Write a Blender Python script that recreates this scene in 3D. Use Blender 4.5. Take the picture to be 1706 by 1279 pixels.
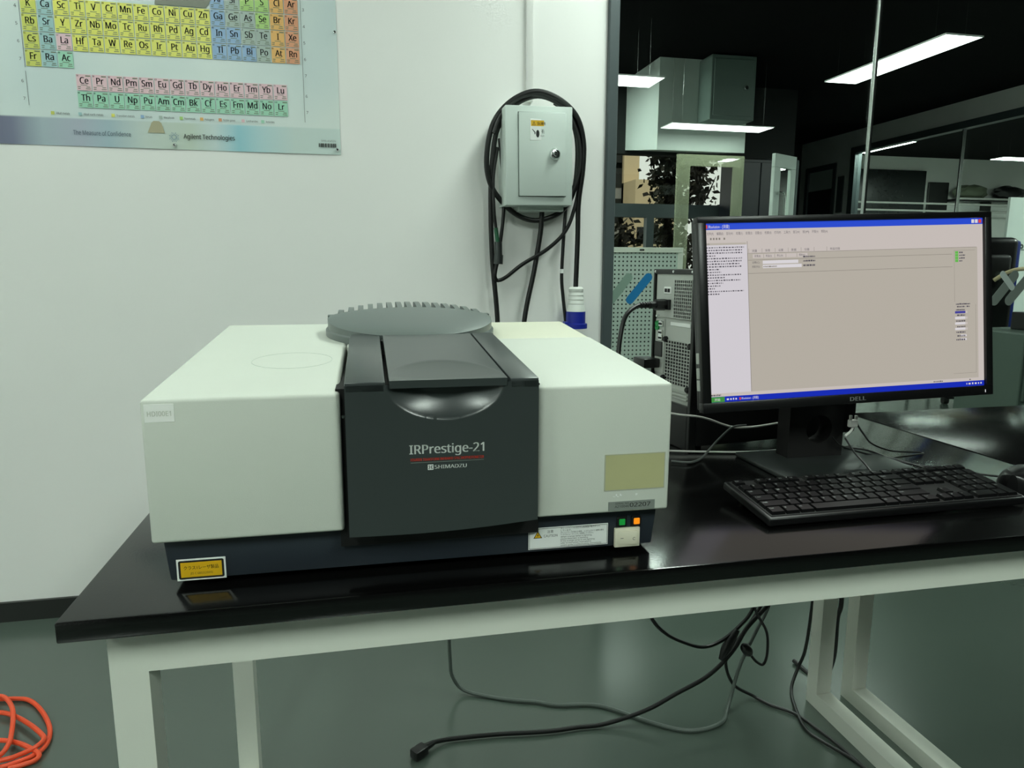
import bpy, bmesh, math, random
from mathutils import Vector, Matrix

for o in list(bpy.data.objects): bpy.data.objects.remove(o, do_unlink=True)
scene = bpy.context.scene
C = scene.collection

# ------------------------------------------------------------------ camera
YAW, PITCH, ROLL = 0.2092, 0.1665, 0.003
cam_d = bpy.data.cameras.new('camera')
cam_d.sensor_width = 36.0
cam_d.lens = 1174.04 / 1706 * 36.0
cam_d.clip_start = 0.02
cam_d.clip_end = 200
cam = bpy.data.objects.new('camera', cam_d)
C.objects.link(cam)
fw = Vector((math.sin(YAW)*math.cos(PITCH), math.cos(YAW)*math.cos(PITCH), -math.sin(PITCH)))
rt0 = Vector((math.cos(YAW), -math.sin(YAW), 0)); up0 = rt0.cross(fw)
rt = rt0*math.cos(ROLL) + up0*math.sin(ROLL); up = -rt0*math.sin(ROLL) + up0*math.cos(ROLL)
mw = Matrix((rt, up, -fw)).transposed().to_4x4()
mw.translation = Vector((0.3197, -0.7541, 1.1233))
cam.matrix_world = mw
scene.camera = cam

# ------------------------------------------------------------------ world, exposure
world = bpy.data.worlds.new('daylight_sky'); scene.world = world
world.use_nodes = True
bg = world.node_tree.nodes['Background']
bg.inputs['Color'].default_value = (0.90, 0.90, 0.82, 1)
bg.inputs['Strength'].default_value = 1.0
scene.view_settings.view_transform = 'Standard'
scene.view_settings.look = 'None'
scene.view_settings.gamma = 1
scene.view_settings.use_curve_mapping = False
scene.view_settings.exposure = 0.0

LAMP_COLOUR = (0.865, 1.0, 0.90)
LAMP_STRENGTHS = (14.0, 29.0, 15.0, 41.0, 48.0, 38.0)     # three panels over the bench, three behind the camera

# ------------------------------------------------------------------ materials
def lin(c):
    r = []
    for v in c:
        v = v/255.0
        r.append(v/12.92 if v <= 0.04045 else ((v+0.055)/1.055)**2.4)
    return (r[0], r[1], r[2], 1)

MATS = {}
def mat(name, col, rough=0.5, metal=0.0, spec=0.5, vary=0.06, scale=12.0, bump=0.0, bscale=200.0, emit=None, es=0.0, stretch=None):
    if name in MATS: return MATS[name]
    m = bpy.data.materials.new(name); m.use_nodes = True
    nt = m.node_tree; b = nt.nodes['Principled BSDF']
    b.inputs['Roughness'].default_value = rough
    b.inputs['Metallic'].default_value = metal
    b.inputs['Specular IOR Level'].default_value = spec
    c = lin(col)
    tc = nt.nodes.new('ShaderNodeTexCoord')
    src = tc.outputs['Object']
    if stretch:
        mp = nt.nodes.new('ShaderNodeMapping'); mp.inputs['Scale'].default_value = stretch
        nt.links.new(src, mp.inputs['Vector']); src = mp.outputs['Vector']
    if vary > 0:
        n = nt.nodes.new('ShaderNodeTexNoise'); n.inputs['Scale'].default_value = scale; n.inputs['Detail'].default_value = 4
        nt.links.new(src, n.inputs['Vector'])
        mx = nt.nodes.new('ShaderNodeMix'); mx.data_type = 'RGBA'
        mx.inputs[6].default_value = (c[0]*(1-vary), c[1]*(1-vary), c[2]*(1-vary), 1)
        mx.inputs[7].default_value = (min(1, c[0]*(1+vary)), min(1, c[1]*(1+vary)), min(1, c[2]*(1+vary)), 1)
        nt.links.new(n.outputs['Fac'], mx.inputs[0])
        nt.links.new(mx.outputs[2], b.inputs['Base Color'])
    else:
        b.inputs['Base Color'].default_value = c
    if bump > 0:
        n2 = nt.nodes.new('ShaderNodeTexNoise'); n2.inputs['Scale'].default_value = bscale; n2.inputs['Detail'].default_value = 3
        nt.links.new(src, n2.inputs['Vector'])
        bp = nt.nodes.new('ShaderNodeBump'); bp.inputs['Strength'].default_value = bump; bp.inputs['Distance'].default_value = 0.002
        nt.links.new(n2.outputs['Fac'], bp.inputs['Height']); nt.links.new(bp.outputs['Normal'], b.inputs['Normal'])
    if emit is not None:
        e = lin(emit)
        b.inputs['Emission Color'].default_value = e
        b.inputs['Emission Strength'].default_value = es
    MATS[name] = m
    return m

def screen_mat(name, col, es=1.0):
    return mat(name, (10, 10, 10), rough=0.35, spec=0.3, vary=0, emit=col, es=es)

def lamp_mat(name, strength):
    m = bpy.data.materials.new(name); m.use_nodes = True
    nt = m.node_tree; b = nt.nodes['Principled BSDF']
    b.inputs['Base Color'].default_value = (0.8, 0.8, 0.8, 1)
    b.inputs['Emission Color'].default_value = (*LAMP_COLOUR, 1)
    b.inputs['Emission Strength'].default_value = strength
    return m

def glass_mat(name, tint=(0.95, 0.98, 0.965), ior=1.45):
    m = bpy.data.materials.new(name); m.use_nodes = True
    nt = m.node_tree
    for n in list(nt.nodes):
        if n.type != 'OUTPUT_MATERIAL': nt.nodes.remove(n)
    out = nt.nodes['Material Output']
    t = nt.nodes.new('ShaderNodeBsdfTransparent'); t.inputs['Color'].default_value = (*tint, 1)
    g = nt.nodes.new('ShaderNodeBsdfGlossy'); g.inputs['Roughness'].default_value = 0.0
    fr = nt.nodes.new('ShaderNodeFresnel')
    ge = nt.nodes.new('ShaderNodeNewGeometry'); im = nt.nodes.new('ShaderNodeMix')   # same reflectance from both sides of the sheet
    im.inputs[2].default_value = ior; im.inputs[3].default_value = 1/ior
    nt.links.new(ge.outputs['Backfacing'], im.inputs[0]); nt.links.new(im.outputs[0], fr.inputs['IOR'])
    mx = nt.nodes.new('ShaderNodeMixShader')
    nt.links.new(fr.outputs['Fac'], mx.inputs[0]); nt.links.new(t.outputs[0], mx.inputs[1]); nt.links.new(g.outputs[0], mx.inputs[2])
    nt.links.new(mx.outputs[0], out.inputs['Surface'])
    return m

def translucent_mat(name, col, alpha):
    m = mat(name, col, rough=0.4, vary=0.05)
    m.node_tree.nodes['Principled BSDF'].inputs['Alpha'].default_value = alpha
    return m

M_WALL = mat('white_wall_paint', (243, 243, 240), 0.75, spec=0.25, vary=0.025, scale=2.5, bump=0.05, bscale=90)
M_BLACKCEIL = mat('black_ceiling_paint', (14, 15, 15), 0.9, spec=0.1, vary=0.2, scale=2)
M_DARKWALL = mat('dark_wall_paint', (24, 28, 28), 0.7, vary=0.1, scale=3)
M_FRAME = mat('dark_grey_aluminium', (74, 84, 86), 0.45, metal=0.2, vary=0.05)
M_BASEBD = mat('black_baseboard', (34, 36, 34), 0.4, vary=0.1)
M_GLASS = glass_mat('clear_glass')
M_SILVER = mat('brushed_silver', (200, 204, 202), 0.25, metal=1.0, vary=0.05)
M_CHROME = mat('chrome', (225, 228, 228), 0.12, metal=1.0, vary=0.0)
M_WHITESTEEL = mat('white_enamel_steel', (222, 225, 214), 0.35, vary=0.03, scale=8)
M_TOP = mat('black_epoxy_worktop', (9, 9, 9), 0.16, spec=0.55, vary=0.25, scale=3, bump=0.04, bscale=300)
M_CREAM = mat('cream_white_plastic', (213, 217, 207), 0.5, vary=0.015, scale=20, bump=0.08, bscale=900)
M_YELLOWED = mat('yellowed_plastic', (214, 214, 194), 0.5, vary=0.03, scale=14, bump=0.08, bscale=900)
M_CHAR = mat('charcoal_plastic', (56, 62, 62), 0.28, spec=0.8, vary=0.05, scale=20, bump=0.05, bscale=1100)
M_VENT = mat('grey_vent_plastic', (98, 106, 104), 0.36, vary=0.05, scale=20, bump=0.1, bscale=1000)
M_NAVY = mat('navy_black_plastic', (40, 47, 55), 0.45, vary=0.06, scale=20, bump=0.08, bscale=900)
M_BLACK = mat('matt_black', (12, 12, 13), 0.6, vary=0.1)
M_BLACKPL = mat('black_plastic', (18, 18, 19), 0.33, vary=0.08, scale=30)
M_CABLE = mat('black_cable_rubber', (10, 11, 11), 0.42, vary=0.1)
M_GREYCABLE = mat('grey_cable', (76, 80, 78), 0.45, vary=0.05)
M_DKGREYCABLE = mat('dark_grey_cable', (92, 102, 96), 0.45, vary=0.05)
M_WHITECABLE = mat('white_cable', (215, 215, 210), 0.45, vary=0.03)
M_BOXGREY = mat('pale_grey_enamel', (206, 217, 211), 0.38, vary=0.02, scale=6)
M_STEELGREY = mat('galvanised_steel', (188, 192, 186), 0.38, metal=0.25, vary=0.06, scale=25)
M_INK = mat('black_ink', (16, 18, 18), 0.6, vary=0)
M_GREYINK = mat('grey_ink', (110, 118, 116), 0.6, vary=0)
M_PAPER = mat('white_label_paper', (240, 243, 240), 0.45, vary=0.02)

def floor_material():
    m = mat('grey_epoxy_floor', (76, 88, 80), 0.22, spec=1.0, vary=0.10, scale=1.3, bump=0.03, bscale=40)
    return m
M_FLOOR = floor_material()

# ------------------------------------------------------------------ mesh helpers
_text_cache = {}
_txt_curve = bpy.data.curves.new('text_helper', 'FONT'); _txt_obj = bpy.data.objects.new('text_helper', _txt_curve)
C.objects.link(_txt_obj)
_font_cjk = _txt_curve.font
try:    # a plain grotesque that ships with Blender, for the Latin lettering
    _font_latin = bpy.data.fonts.load(bpy.utils.system_resource('DATAFILES', path='fonts') + '/NotoSansMath-Regular.woff2')
    _latin_scale = 0.68/0.48
except Exception:
    _font_latin = None
def glyphs(body, bold=0.0):
    key = (body, bold)
    if key in _text_cache: return _text_cache[key]
    latin = _font_latin is not None and all(ord(ch) < 128 for ch in body)
    k = _latin_scale if latin else 1.0
    want = _font_latin if latin else _font_cjk
    if _txt_curve.font != want: _txt_curve.font = want
    _txt_curve.body = body; _txt_curve.size = 1.0; _txt_curve.offset = bold/k; _txt_curve.resolution_u = 2
    _txt_curve.fill_mode = 'FRONT'
    _txt_obj.update_tag(); dg = bpy.context.evaluated_depsgraph_get(); dg.update()
    ev = _txt_obj.evaluated_get(dg); me = ev.to_mesh()
    vs = [(v.co.x*k, v.co.y*k) for v in me.vertices]; fs = [tuple(p.vertices) for p in me.polygons]
    ev.to_mesh_clear()
    _text_cache[key] = (vs, fs)
    return _text_cache[key]

def catmull(pts, sub=8):
    P = [Vector(p) for p in pts]
    if len(P) < 3: return P
    Q = [P[0]*2-P[1]] + P + [P[-1]*2-P[-2]]
    out = []
    for i in range(1, len(Q)-2):
        for k in range(sub):
            t = k/sub
            a, b, c, d = Q[i-1], Q[i], Q[i+1], Q[i+2]
            out.append(0.5*((2*b)+(c-a)*t+(2*a-5*b+4*c-d)*t*t+(3*b-a-3*c+d)*t**3))
    out.append(P[-1])
    return out

class MB:
    def __init__(s, M=None):
        s.v = []; s.f = []; s.m = []; s.sm = []; s.M = M
    def add(s, vs, fs, m=0, smooth=False):
        o = len(s.v)
        for v in vs:
            v = Vector(v)
            s.v.append(s.M @ v if s.M else v)
        for f in fs:
            s.f.append(tuple(i+o for i in f)); s.m.append(m); s.sm.append(smooth)
        return s
    def box(s, x0, x1, y0, y1, z0, z1, m=0):
        vs = [(x0,y0,z0),(x1,y0,z0),(x1,y1,z0),(x0,y1,z0),(x0,y0,z1),(x1,y0,z1),(x1,y1,z1),(x0,y1,z1)]
        return s.add(vs, [(0,3,2,1),(4,5,6,7),(0,1,5,4),(1,2,6,5),(2,3,7,6),(3,0,4,7)], m)
    def from_bm(s, bm, m=0, smooth=False):
        bm.verts.index_update()
        s.add([v.co.copy() for v in bm.verts], [tuple(v.index for v in f.verts) for f in bm.faces], m, smooth)
        bm.free(); return s
    def rbox(s, x0, x1, y0, y1, z0, z1, r, seg=2, m=0):
        bm = bmesh.new(); bmesh.ops.create_cube(bm, size=1)
        for v in bm.verts:
            v.co = Vector((x0+(v.co.x+.5)*(x1-x0), y0+(v.co.y+.5)*(y1-y0), z0+(v.co.z+.5)*(z1-z0)))
        bmesh.ops.bevel(bm, geom=list(bm.edges), offset=r, segments=seg, profile=0.5, affect='EDGES')
        return s.from_bm(bm, m, seg > 1)
    def prism(s, pts, h0, h1, axis='y', m=0, bevel=0.0, seg=2):
        """2D outline extruded along axis; pts are (a,b): y->(x,z), x->(y,z), z->(x,y)"""
        bm = bmesh.new()
        def mk(a, b, h):
            return {'y': (a, h, b), 'x': (h, a, b), 'z': (a, b, h)}[axis]
        A = [bm.verts.new(mk(a, b, h0)) for a, b in pts]; B = [bm.verts.new(mk(a, b, h1)) for a, b in pts]
        bm.faces.new(A); bm.faces.new(B[::-1])
        n = len(pts)
        for i in range(n): bm.faces.new((A[i], B[i], B[(i+1) % n], A[(i+1) % n]))
        bmesh.ops.recalc_face_normals(bm, faces=list(bm.faces))
        if bevel > 0:
            bmesh.ops.bevel(bm, geom=list(bm.edges), offset=bevel, segments=seg, profile=0.5, affect='EDGES', clamp_overlap=True)
        return s.from_bm(bm, m, bevel > 0)
    def tube(s, pts, r, n=10, m=0, sub=8, spline=True):
        P = catmull(pts, sub) if spline else [Vector(p) for p in pts]
        vs = []; fs = []
        t = (P[1]-P[0]).normalized()
        u = t.orthogonal().normalized()
        for i, p in enumerate(P):
            if i == 0: t = (P[1]-P[0]).normalized()
            elif i == len(P)-1: t = (P[-1]-P[-2]).normalized()
            else: t = (P[i+1]-P[i-1]).normalized()
            u = (u - t*u.dot(t)).normalized(); w = t.cross(u)
            rr = r(i/(len(P)-1)) if callable(r) else r
            for k in range(n):
                a = 2*math.pi*k/n
                vs.append(p + u*math.cos(a)*rr + w*math.sin(a)*rr)
        for i in range(len(P)-1):
            for k in range(n):
                fs.append((i*n+k, i*n+(k+1) % n, (i+1)*n+(k+1) % n, (i+1)*n+k))
        fs.append(tuple(range(n))[::-1]); fs.append(tuple((len(P)-1)*n+k for k in range(n)))
        return s.add(vs, fs, m, True)
    def cyl(s, p0, p1, r0, r1=None, n=24, m=0):
        r1 = r0 if r1 is None else r1
        p0 = Vector(p0); p1 = Vector(p1); t = (p1-p0).normalized(); u = t.orthogonal().normalized(); w = t.cross(u)
        vs = []
        for p, r in ((p0, r0), (p1, r1)):
            for k in range(n):
                a = 2*math.pi*k/n; vs.append(p+u*math.cos(a)*r+w*math.sin(a)*r)
        fs = [(k, (k+1) % n, n+(k+1) % n, n+k) for k in range(n)]
        s.add(vs, fs, m, True)
        s.add(vs[:n], [tuple(range(n))[::-1]], m); s.add(vs[n:], [tuple(range(n))], m)
        return s
    def lathe(s, prof, centre, axis=(0, 0, 1), n=40, m=0, smooth=True):
        c = Vector(centre); t = Vector(axis).normalized(); u = t.orthogonal().normalized(); w = t.cross(u)
        vs = []; fs = []
        for r, h in prof:
            for k in range(n):
                a = 2*math.pi*k/n; vs.append(c+t*h+u*math.cos(a)*r+w*math.sin(a)*r)
        for i in range(len(prof)-1):
            for k in range(n): fs.append((i*n+k, i*n+(k+1) % n, (i+1)*n+(k+1) % n, (i+1)*n+k))
        return s.add(vs, fs, m, smooth)
    def quad(s, o, ux, uy, a0, a1, b0, b1, m=0):
        o = Vector(o); ux = Vector(ux); uy = Vector(uy)
        return s.add([o+ux*a0+uy*b0, o+ux*a1+uy*b0, o+ux*a1+uy*b1, o+ux*a0+uy*b1], [(0, 1, 2, 3)], m)
    def text(s, body, o, ux, uy, size, m=0, align='L', bold=0.0, width=None, sx=1.0):
        vs, fs = glyphs(body, 0.0)
        if not vs: return s
        x0 = min(v[0] for v in vs); x1 = max(v[0] for v in vs)
        kx = size*sx
        if width: kx = width/(x1-x0)
        sh = {'L': -x0, 'C': -(x0+x1)/2, 'R': -x1}[align]
        o = Vector(o); ux = Vector(ux); uy = Vector(uy)
        for db in ((-bold, 0.0, bold) if bold > 0 else (0.0,)):     # heavier weight: strokes printed side by side
            s.add([o+ux*((v[0]+sh)*kx+db*size)+uy*(v[1]*size) for v in vs], fs, m)
        return s
    def mesh(s, name, mats):
        me = bpy.data.meshes.new(name)
        me.from_pydata([tuple(v) for v in s.v], [], s.f)
        if not isinstance(mats, (list, tuple)): mats = [mats]
        for q in mats: me.materials.append(q)
        me.polygons.foreach_set('material_index', s.m)
        me.polygons.foreach_set('use_smooth', s.sm)
        me.update()
        return me
    def build(s, name, mats, parent=None, label=None, kind=None, sharp=35):
        me = s.mesh(name, mats)
        if any(s.sm):
            try: me.set_sharp_from_angle(angle=math.radians(sharp))
            except Exception: pass
        o = bpy.data.objects.new(name, me); C.objects.link(o)
        if parent: o.parent = parent
        if label: o['label'] = label
        if kind: o['kind'] = kind
        return o

def tag(o, label, cat, group=None):
    o['label'] = label; o['category'] = cat
    if group: o['group'] = group
    return o
def thing(name, label, cat, loc=(0, 0, 0), rotz=0.0, group=None):
    o = bpy.data.objects.new(name, None); o.empty_display_size = 0.05
    C.objects.link(o); o.location = loc; o.rotation_euler = (0, 0, rotz)
    return tag(o, label, cat, group)
def struct(o, label=None):
    o['kind'] = 'structure'
    if label: o['label'] = label
    return o
def sroot(name, label=None):
    o = bpy.data.objects.new(name, None); C.objects.link(o); o.empty_display_size = 0.05
    return struct(o, label)

XA, YA, ZA = (1, 0, 0), (0, 1, 0), (0, 0, 1)
WY = 1.63          # face of the white wall
CEIL = 3.4

# ================================================================== SETTING
struct(MB().box(-3.6, 15.6, -4.6, 13.0, -0.15, 0.0).build('floor', M_FLOOR), 'glossy grey-green epoxy floor')
struct(MB().box(-3.6, 15.6, -4.6, 13.0, CEIL, CEIL+0.12).build('ceiling', M_BLACKCEIL), 'black painted ceiling')
struct(MB().box(-3.6, 1.148, WY, WY+0.12, 0, CEIL).build('wall_back', M_WALL), 'white wall with the periodic table poster')
struct(MB().box(-3.6, 1.148, WY-0.012, WY, 0, 0.064).build('baseboard_back', M_BASEBD), 'black baseboard under the white wall')
struct(MB().box(-3.72, -3.6, -4.6, WY+0.12, 0, CEIL).build('wall_left', M_WALL))
struct(MB().box(-3.6, 8.75, -4.72, -4.6, 0, CEIL).build('wall_rear', M_DARKWALL))
struct(MB().box(8.6, 8.75, -4.6, WY+0.12, 0, CEIL).build('wall_right', M_DARKWALL))
struct(MB().box(1.02, 1.14, WY+0.12, 8.0, 0, CEIL).build('wall_west', M_WALL))

# glass partition right of the white wall
part = sroot('window_1', 'clear glass partition beside the white wall')
b = MB(); b.rbox(1.148, 1.184, WY-0.018, WY+0.13, 0, CEIL-0.01, 0.003, 1); b.build('frame_post', M_FRAME, part, 'dark grey metal frame post')
b = MB(); b.box(1.184, 8.6, WY+0.02, WY+0.10, 0, 0.07); b.build('bottom_rail', M_FRAME, part)
b = MB(); b.box(1.184, 8.6, WY+0.02, WY+0.10, CEIL-0.1, CEIL-0.01); b.build('top_rail', M_FRAME, part)
for x0, x1 in ((1.184, 2.209), (2.218, 3.22), (3.229, 4.23), (4.24, 5.24), (5.25, 8.6)):
    MB().box(x0, x1, WY+0.05, WY+0.06, 0.07, CEIL-0.1).build('pane', M_GLASS, part)
for x in (2.2135, 3.2245, 4.235, 5.245):
    MB().rbox(x-0.006, x+0.006, WY+0.046, WY+0.064, 0.07, CEIL-0.1, 0.003, 2).build('joint_strip', M_SILVER, part, 'slim silver joint strip')

# far window wall of the next room
struct(MB().box(1.02, 3.2, 8.0, 8.15, 0, CEIL).box(5.72, 6.0, 8.0, 8.15, 0, CEIL).box(3.2, 5.72, 8.0, 8.15, 2.52, CEIL)
       .box(3.2, 5.72, 8.0, 8.15, 0, 0.55).build('wall_far', M_DARKWALL))
struct(MB().prism([(5.98, 8.0), (6.0, 8.15), (8.16, 11.87), (8.30, 11.87)], 0, CEIL, 'z').build('wall_recess', M_DARKWALL))
struct(MB().box(8.16, 8.75, 11.75, 11.87, 0, CEIL).build('wall_end', M_DARKWALL))
w2 = sroot('window_2', 'dark framed window looking out on trees and a building')
b = MB(); b.box(3.2, 5.72, 8.0, 8.1, 1.74, 1.91); b.build('transom', M_FRAME, w2)
for x in (3.2, 3.95, 5.60): MB().box(x, x+0.1, 8.0, 8.1, 0.55, 1.74).build('mullion', M_FRAME, w2)
for x in (3.2, 5.62): MB().box(x, x+0.1, 8.0, 8.1, 1.91, 2.52).build('mullion', M_FRAME, w2)
MB().box(3.2, 5.72, 8.04, 8.05, 1.91, 2.52).build('pane', M_GLASS, w2)
MB().box(3.2, 5.72, 8.04, 8.05, 0.55, 1.74).build('pane', M_GLASS, w2)
# white box bulkhead under the ceiling
struct(MB().prism([(7.0, 2.415), (8.0, 2.56), (8.0, CEIL), (7.0, CEIL)], 3.628, 4.71, 'x').build('trim_1', M_BOXGREY), 'pale boxed-in bulkhead hanging from the black ceiling')

# right-hand wall of the next room with a glazed opening and a door
EX = 8.6
struct(MB().box(EX, EX+0.15, WY+0.12, 10.3, 3.12, CEIL).box(EX, EX+0.15, 10.3, 11.75, 2.93, CEIL)
       .box(EX, EX+0.15, 10.3, 10.68, 0, 2.93).box(EX, EX+0.15, 11.56, 11.75, 0, 2.93).build('wall_east', M_WALL))
w3 = sroot('window_3', 'large dark framed interior window in the far side wall')
MB().box(EX-0.03, EX+0.1, WY+0.2, 10.3, 3.02, 3.12).build('head_frame', M_FRAME, w3)
MB().box(EX-0.03, EX+0.1, 10.18, 10.3, 0, 3.02).build('side_frame', M_FRAME, w3)
MB().box(EX+0.03, EX+0.04, WY+0.2, 10.18, 0, 3.02).build('pane', M_GLASS, w3)
MB().rbox(EX+0.0, EX+0.05, 7.985, 8.015, 0, 3.02, 0.004, 1).build('joint_strip', M_SILVER, w3)
d2 = sroot('door_2', 'dark framed doorway beside the interior window')
MB().box(EX-0.02, EX+0.12, 10.68, 10.76, 0, 2.93).build('jamb', M_FRAME, d2)
MB().box(EX-0.02, EX+0.12, 11.48, 11.56, 0, 2.93).build('jamb', M_FRAME, d2)
MB().box(EX-0.02, EX+0.12, 10.76, 11.48, 2.84, 2.93).build('head', M_FRAME, d2)
MB().box(EX+0.02, EX+0.06, 10.76, 11.48, 2.5, 2.84).build('transom_panel', M_BOXGREY, d2)
MB().box(EX+0.02, EX+0.06, 10.76, 11.48, 0.0, 2.5).build('leaf', M_DARKWALL, d2)
struct(MB().box(8.75, 15.5, 12.6, 12.72, 0, CEIL).build('wall_north', M_WALL))
struct(MB().box(15.5, 15.62, 2.0, 12.72, 0, CEIL).build('wall_outer', M_WALL))
struct(MB().box(8.75, 15.5, 2.0, 2.12, 0, CEIL).build('wall_south', M_WALL))

# ================================================================== CEILING LIGHTS
def panel_light(x0, x1, y0, y1, z, label, strength, group='flat panel lights hung below the ceiling'):
    t = thing('ceiling_light', label, 'light', ((x0+x1)/2, (y0+y1)/2, z), 0, group)
    hx, hy = (x1-x0)/2, (y1-y0)/2
    b = MB(); w = 0.012
    w = 0.006
    b.box(-hx, hx, -hy, -hy+w, 0.0, 0.010).box(-hx, hx, hy-w, hy, 0.0, 0.010).box(-hx, -hx+w, -hy+w, hy-w, 0.0, 0.010).box(hx-w, hx, -hy+w, hy-w, 0.0, 0.010)
    b.box(-hx+w, hx-w, -hy+w, hy-w, 0.006, 0.010)
    b.build('frame', M_PAPER, t)
    key = 'lamp_%g' % strength
    if key not in MATS: MATS[key] = lamp_mat('lit_diffuser_%g' % strength, strength)
    MB().box(-hx+w, hx-w, -hy+w, hy-w, 0.0, 0.005).build('diffuser', MATS[key], t, 'glowing white diffuser')
    for sx in (-1, 1):
        for sy in (-1, 1):
            MB().cyl((sx*hx*0.8, sy*hy*0.8, 0.01), (sx*hx*0.8, sy*hy*0.8, CEIL-z), 0.0007, n=6).build('wire', M_SILVER, t)
    return t
# in the next rooms: first those in view, then unseen added ones
NS = 28.0
panel_light(4.055, 4.343, 3.41, 4.645, 2.6, 'large tilted-looking panel light nearest the glass, upper right', NS*0.25)
panel_light(3.56, 4.74, 6.45, 6.76, 2.6, 'long panel light in front of the hanging pale bulkhead', NS*0.2)
panel_light(1.54, 2.74, 4.80, 5.13, 2.6, 'panel light cut off by the dark partition post', NS*0.25)
panel_light(8.78, 9.12, 9.45, 10.65, 3.1, 'dim panel light seen through the far interior window', NS*1.6)
panel_light(11.3, 12.5, 9.9, 10.2, 3.0, 'panel light at the far right edge behind two panes', NS*2)
panel_light(13.0, 14.2, 6.0, 6.3, 3.3, 'panel light in the far room beyond the right edge of the picture', NS*4)  # unseen lamp added to brighten the far room
panel_light(1.5, 2.7, 7.0, 7.3, 3.3, 'panel light high in the next room hidden behind the white wall', NS*2.1)  # unseen lamp, set here for the bright left face of the bulkhead
panel_light(7.75, 8.05, 2.6, 3.8, 3.3, 'panel light beyond the right edge of the picture in the next room', NS*4.5)  # unseen lamp added to light the side wall of the next room
panel_light(1.3, 2.5, 2.2, 2.5, 3.3, 'panel light just behind the glass above the left of the picture', NS*1.1)  # unseen lamp added to light the perforated board
# over this bench, above the frame
for i, (x0, x1, y0, y1) in enumerate(((-0.75, -0.45, 0.1, 1.3), (1.35, 1.65, 0.3, 1.5), (-2.75, -2.45, 0.1, 1.3), (-0.75, -0.45, -2.9, -1.7), (1.35, 1.65, -2.9, -1.7), (-2.75, -2.45, -2.9, -1.7))):
    panel_light(x0, x1, y0, y1, 2.75, 'white panel light on the ceiling of the room with the bench, outside the picture', LAMP_STRENGTHS[i], 'panel lights over the bench room')

# ================================================================== LAB BENCHES
def bench(x0, x1, label):
    t = thing('lab_bench', label, 'bench', (x0, 0, 0))
    L = x1-x0; D = 0.768
    b = MB(); b.rbox(0, L, 0, D, 0.7365, 0.76, 0.0025, 2); b.build('worktop', M_TOP, t, 'black laminate worktop')
    def bar(n, *a):
        b = MB(); b.box(*a); b.build(n, M_WHITESTEEL, t)
    bar('apron_rail', 0.0295, L-0.0295, 0.05, 0.09, 0.668, 0.7365)
    bar('apron_rail', 0.0295, L-0.0295, 0.70, 0.74, 0.668, 0.7365)
    for xa in (0.0295, L-0.0295-0.0405):
        xb = xa+0.0405
        bar('apron_rail', xa, xb, 0.09, 0.70, 0.675, 0.7365)
        bar('leg', xa, xb, 0.05, 0.09, 0.0, 0.668)
        bar('leg', xa, xb, 0.70, 0.74, 0.0, 0.668)
        bar('floor_rail', xa, xb, 0.09, 0.70, 0.0, 0.04)
    return t
bench(0.0, 1.50, 'black-topped lab bench with white steel frame carrying the spectrometer')
bench(1.504, 3.0, 'second black-topped lab bench butting up on the right of the monitor')

# ================================================================== SPECTROMETER
sp = thing('spectrometer', 'cream and charcoal benchtop infrared spectrometer on the black bench', 'spectrometer', (0.0872, 0.0377, 0.76), -0.0083)
SL = 0.0718; ZT = 0.2227; ZB = 0.0629; DEP = 0.512
def ztop(y): return ZT+SL*y
def cover(x0, x1, y0, y1, dz=0.0):
    return [(y0, ZB), (y1, ZB), (y1, ztop(y1)+dz), (y0, ztop(y0)+dz)]
MB().prism(cover(0, 0.205, 0, DEP), 0.0, 0.205, 'x', bevel=0.004, seg=3).build('left_cover', M_CREAM, sp)
MB().prism(cover(0, 0.6, 0, 0.332), 0.4315, 0.600, 'x', bevel=0.0035, seg=3).build('right_cover', M_CREAM, sp)
MB().prism(cover(0, 0.6, 0.3335, DEP, -0.0008), 0.4315, 0.5995, 'x', bevel=0.0035, seg=3).build('rear_cover', M_YELLOWED, sp, 'yellowed plastic rear cover')
MB().prism(cover(0, 0.6, 0.285, DEP, -0.0005), 0.2055, 0.431, 'x', bevel=0.003, seg=2).build('centre_cover', M_CREAM, sp)
MB().box(0.2, 0.436, 0.012, 0.30, 0.04, 0.226).build('compartment', M_BLACK, sp)
# navy base, sides tapering in
b = MB()
bx = [(0.006, 0.594), (0.0105, 0.589)]
vs = []
for (xa, xb), z, y0, y1 in ((bx[1], 0.0095, 0.022, 0.50), (bx[0], 0.066, 0.018, 0.505)):
    vs += [(xa, y0, z), (xb, y0, z), (xb, y1, z), (xa, y1, z)]
bm = bmesh.new(); q = [bm.verts.new(v) for v in vs]
for f in ((0,3,2,1),(4,5,6,7),(0,1,5,4),(1,2,6,5),(2,3,7,6),(3,0,4,7)): bm.faces.new([q[i] for i in f])
bmesh.ops.bevel(bm, geom=list(bm.edges), offset=0.003, segments=2, profile=0.5, affect='EDGES')
b.from_bm(bm, 0, True); b.build('base', M_NAVY, sp, 'navy black base')
for fx, fy in ((0.05, 0.06), (0.55, 0.06), (0.05, 0.45), (0.55, 0.45)):
    MB().cyl((fx, fy, 0.0), (fx, fy, 0.012), 0.014, n=20).build('foot', M_BLACK, sp)

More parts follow.
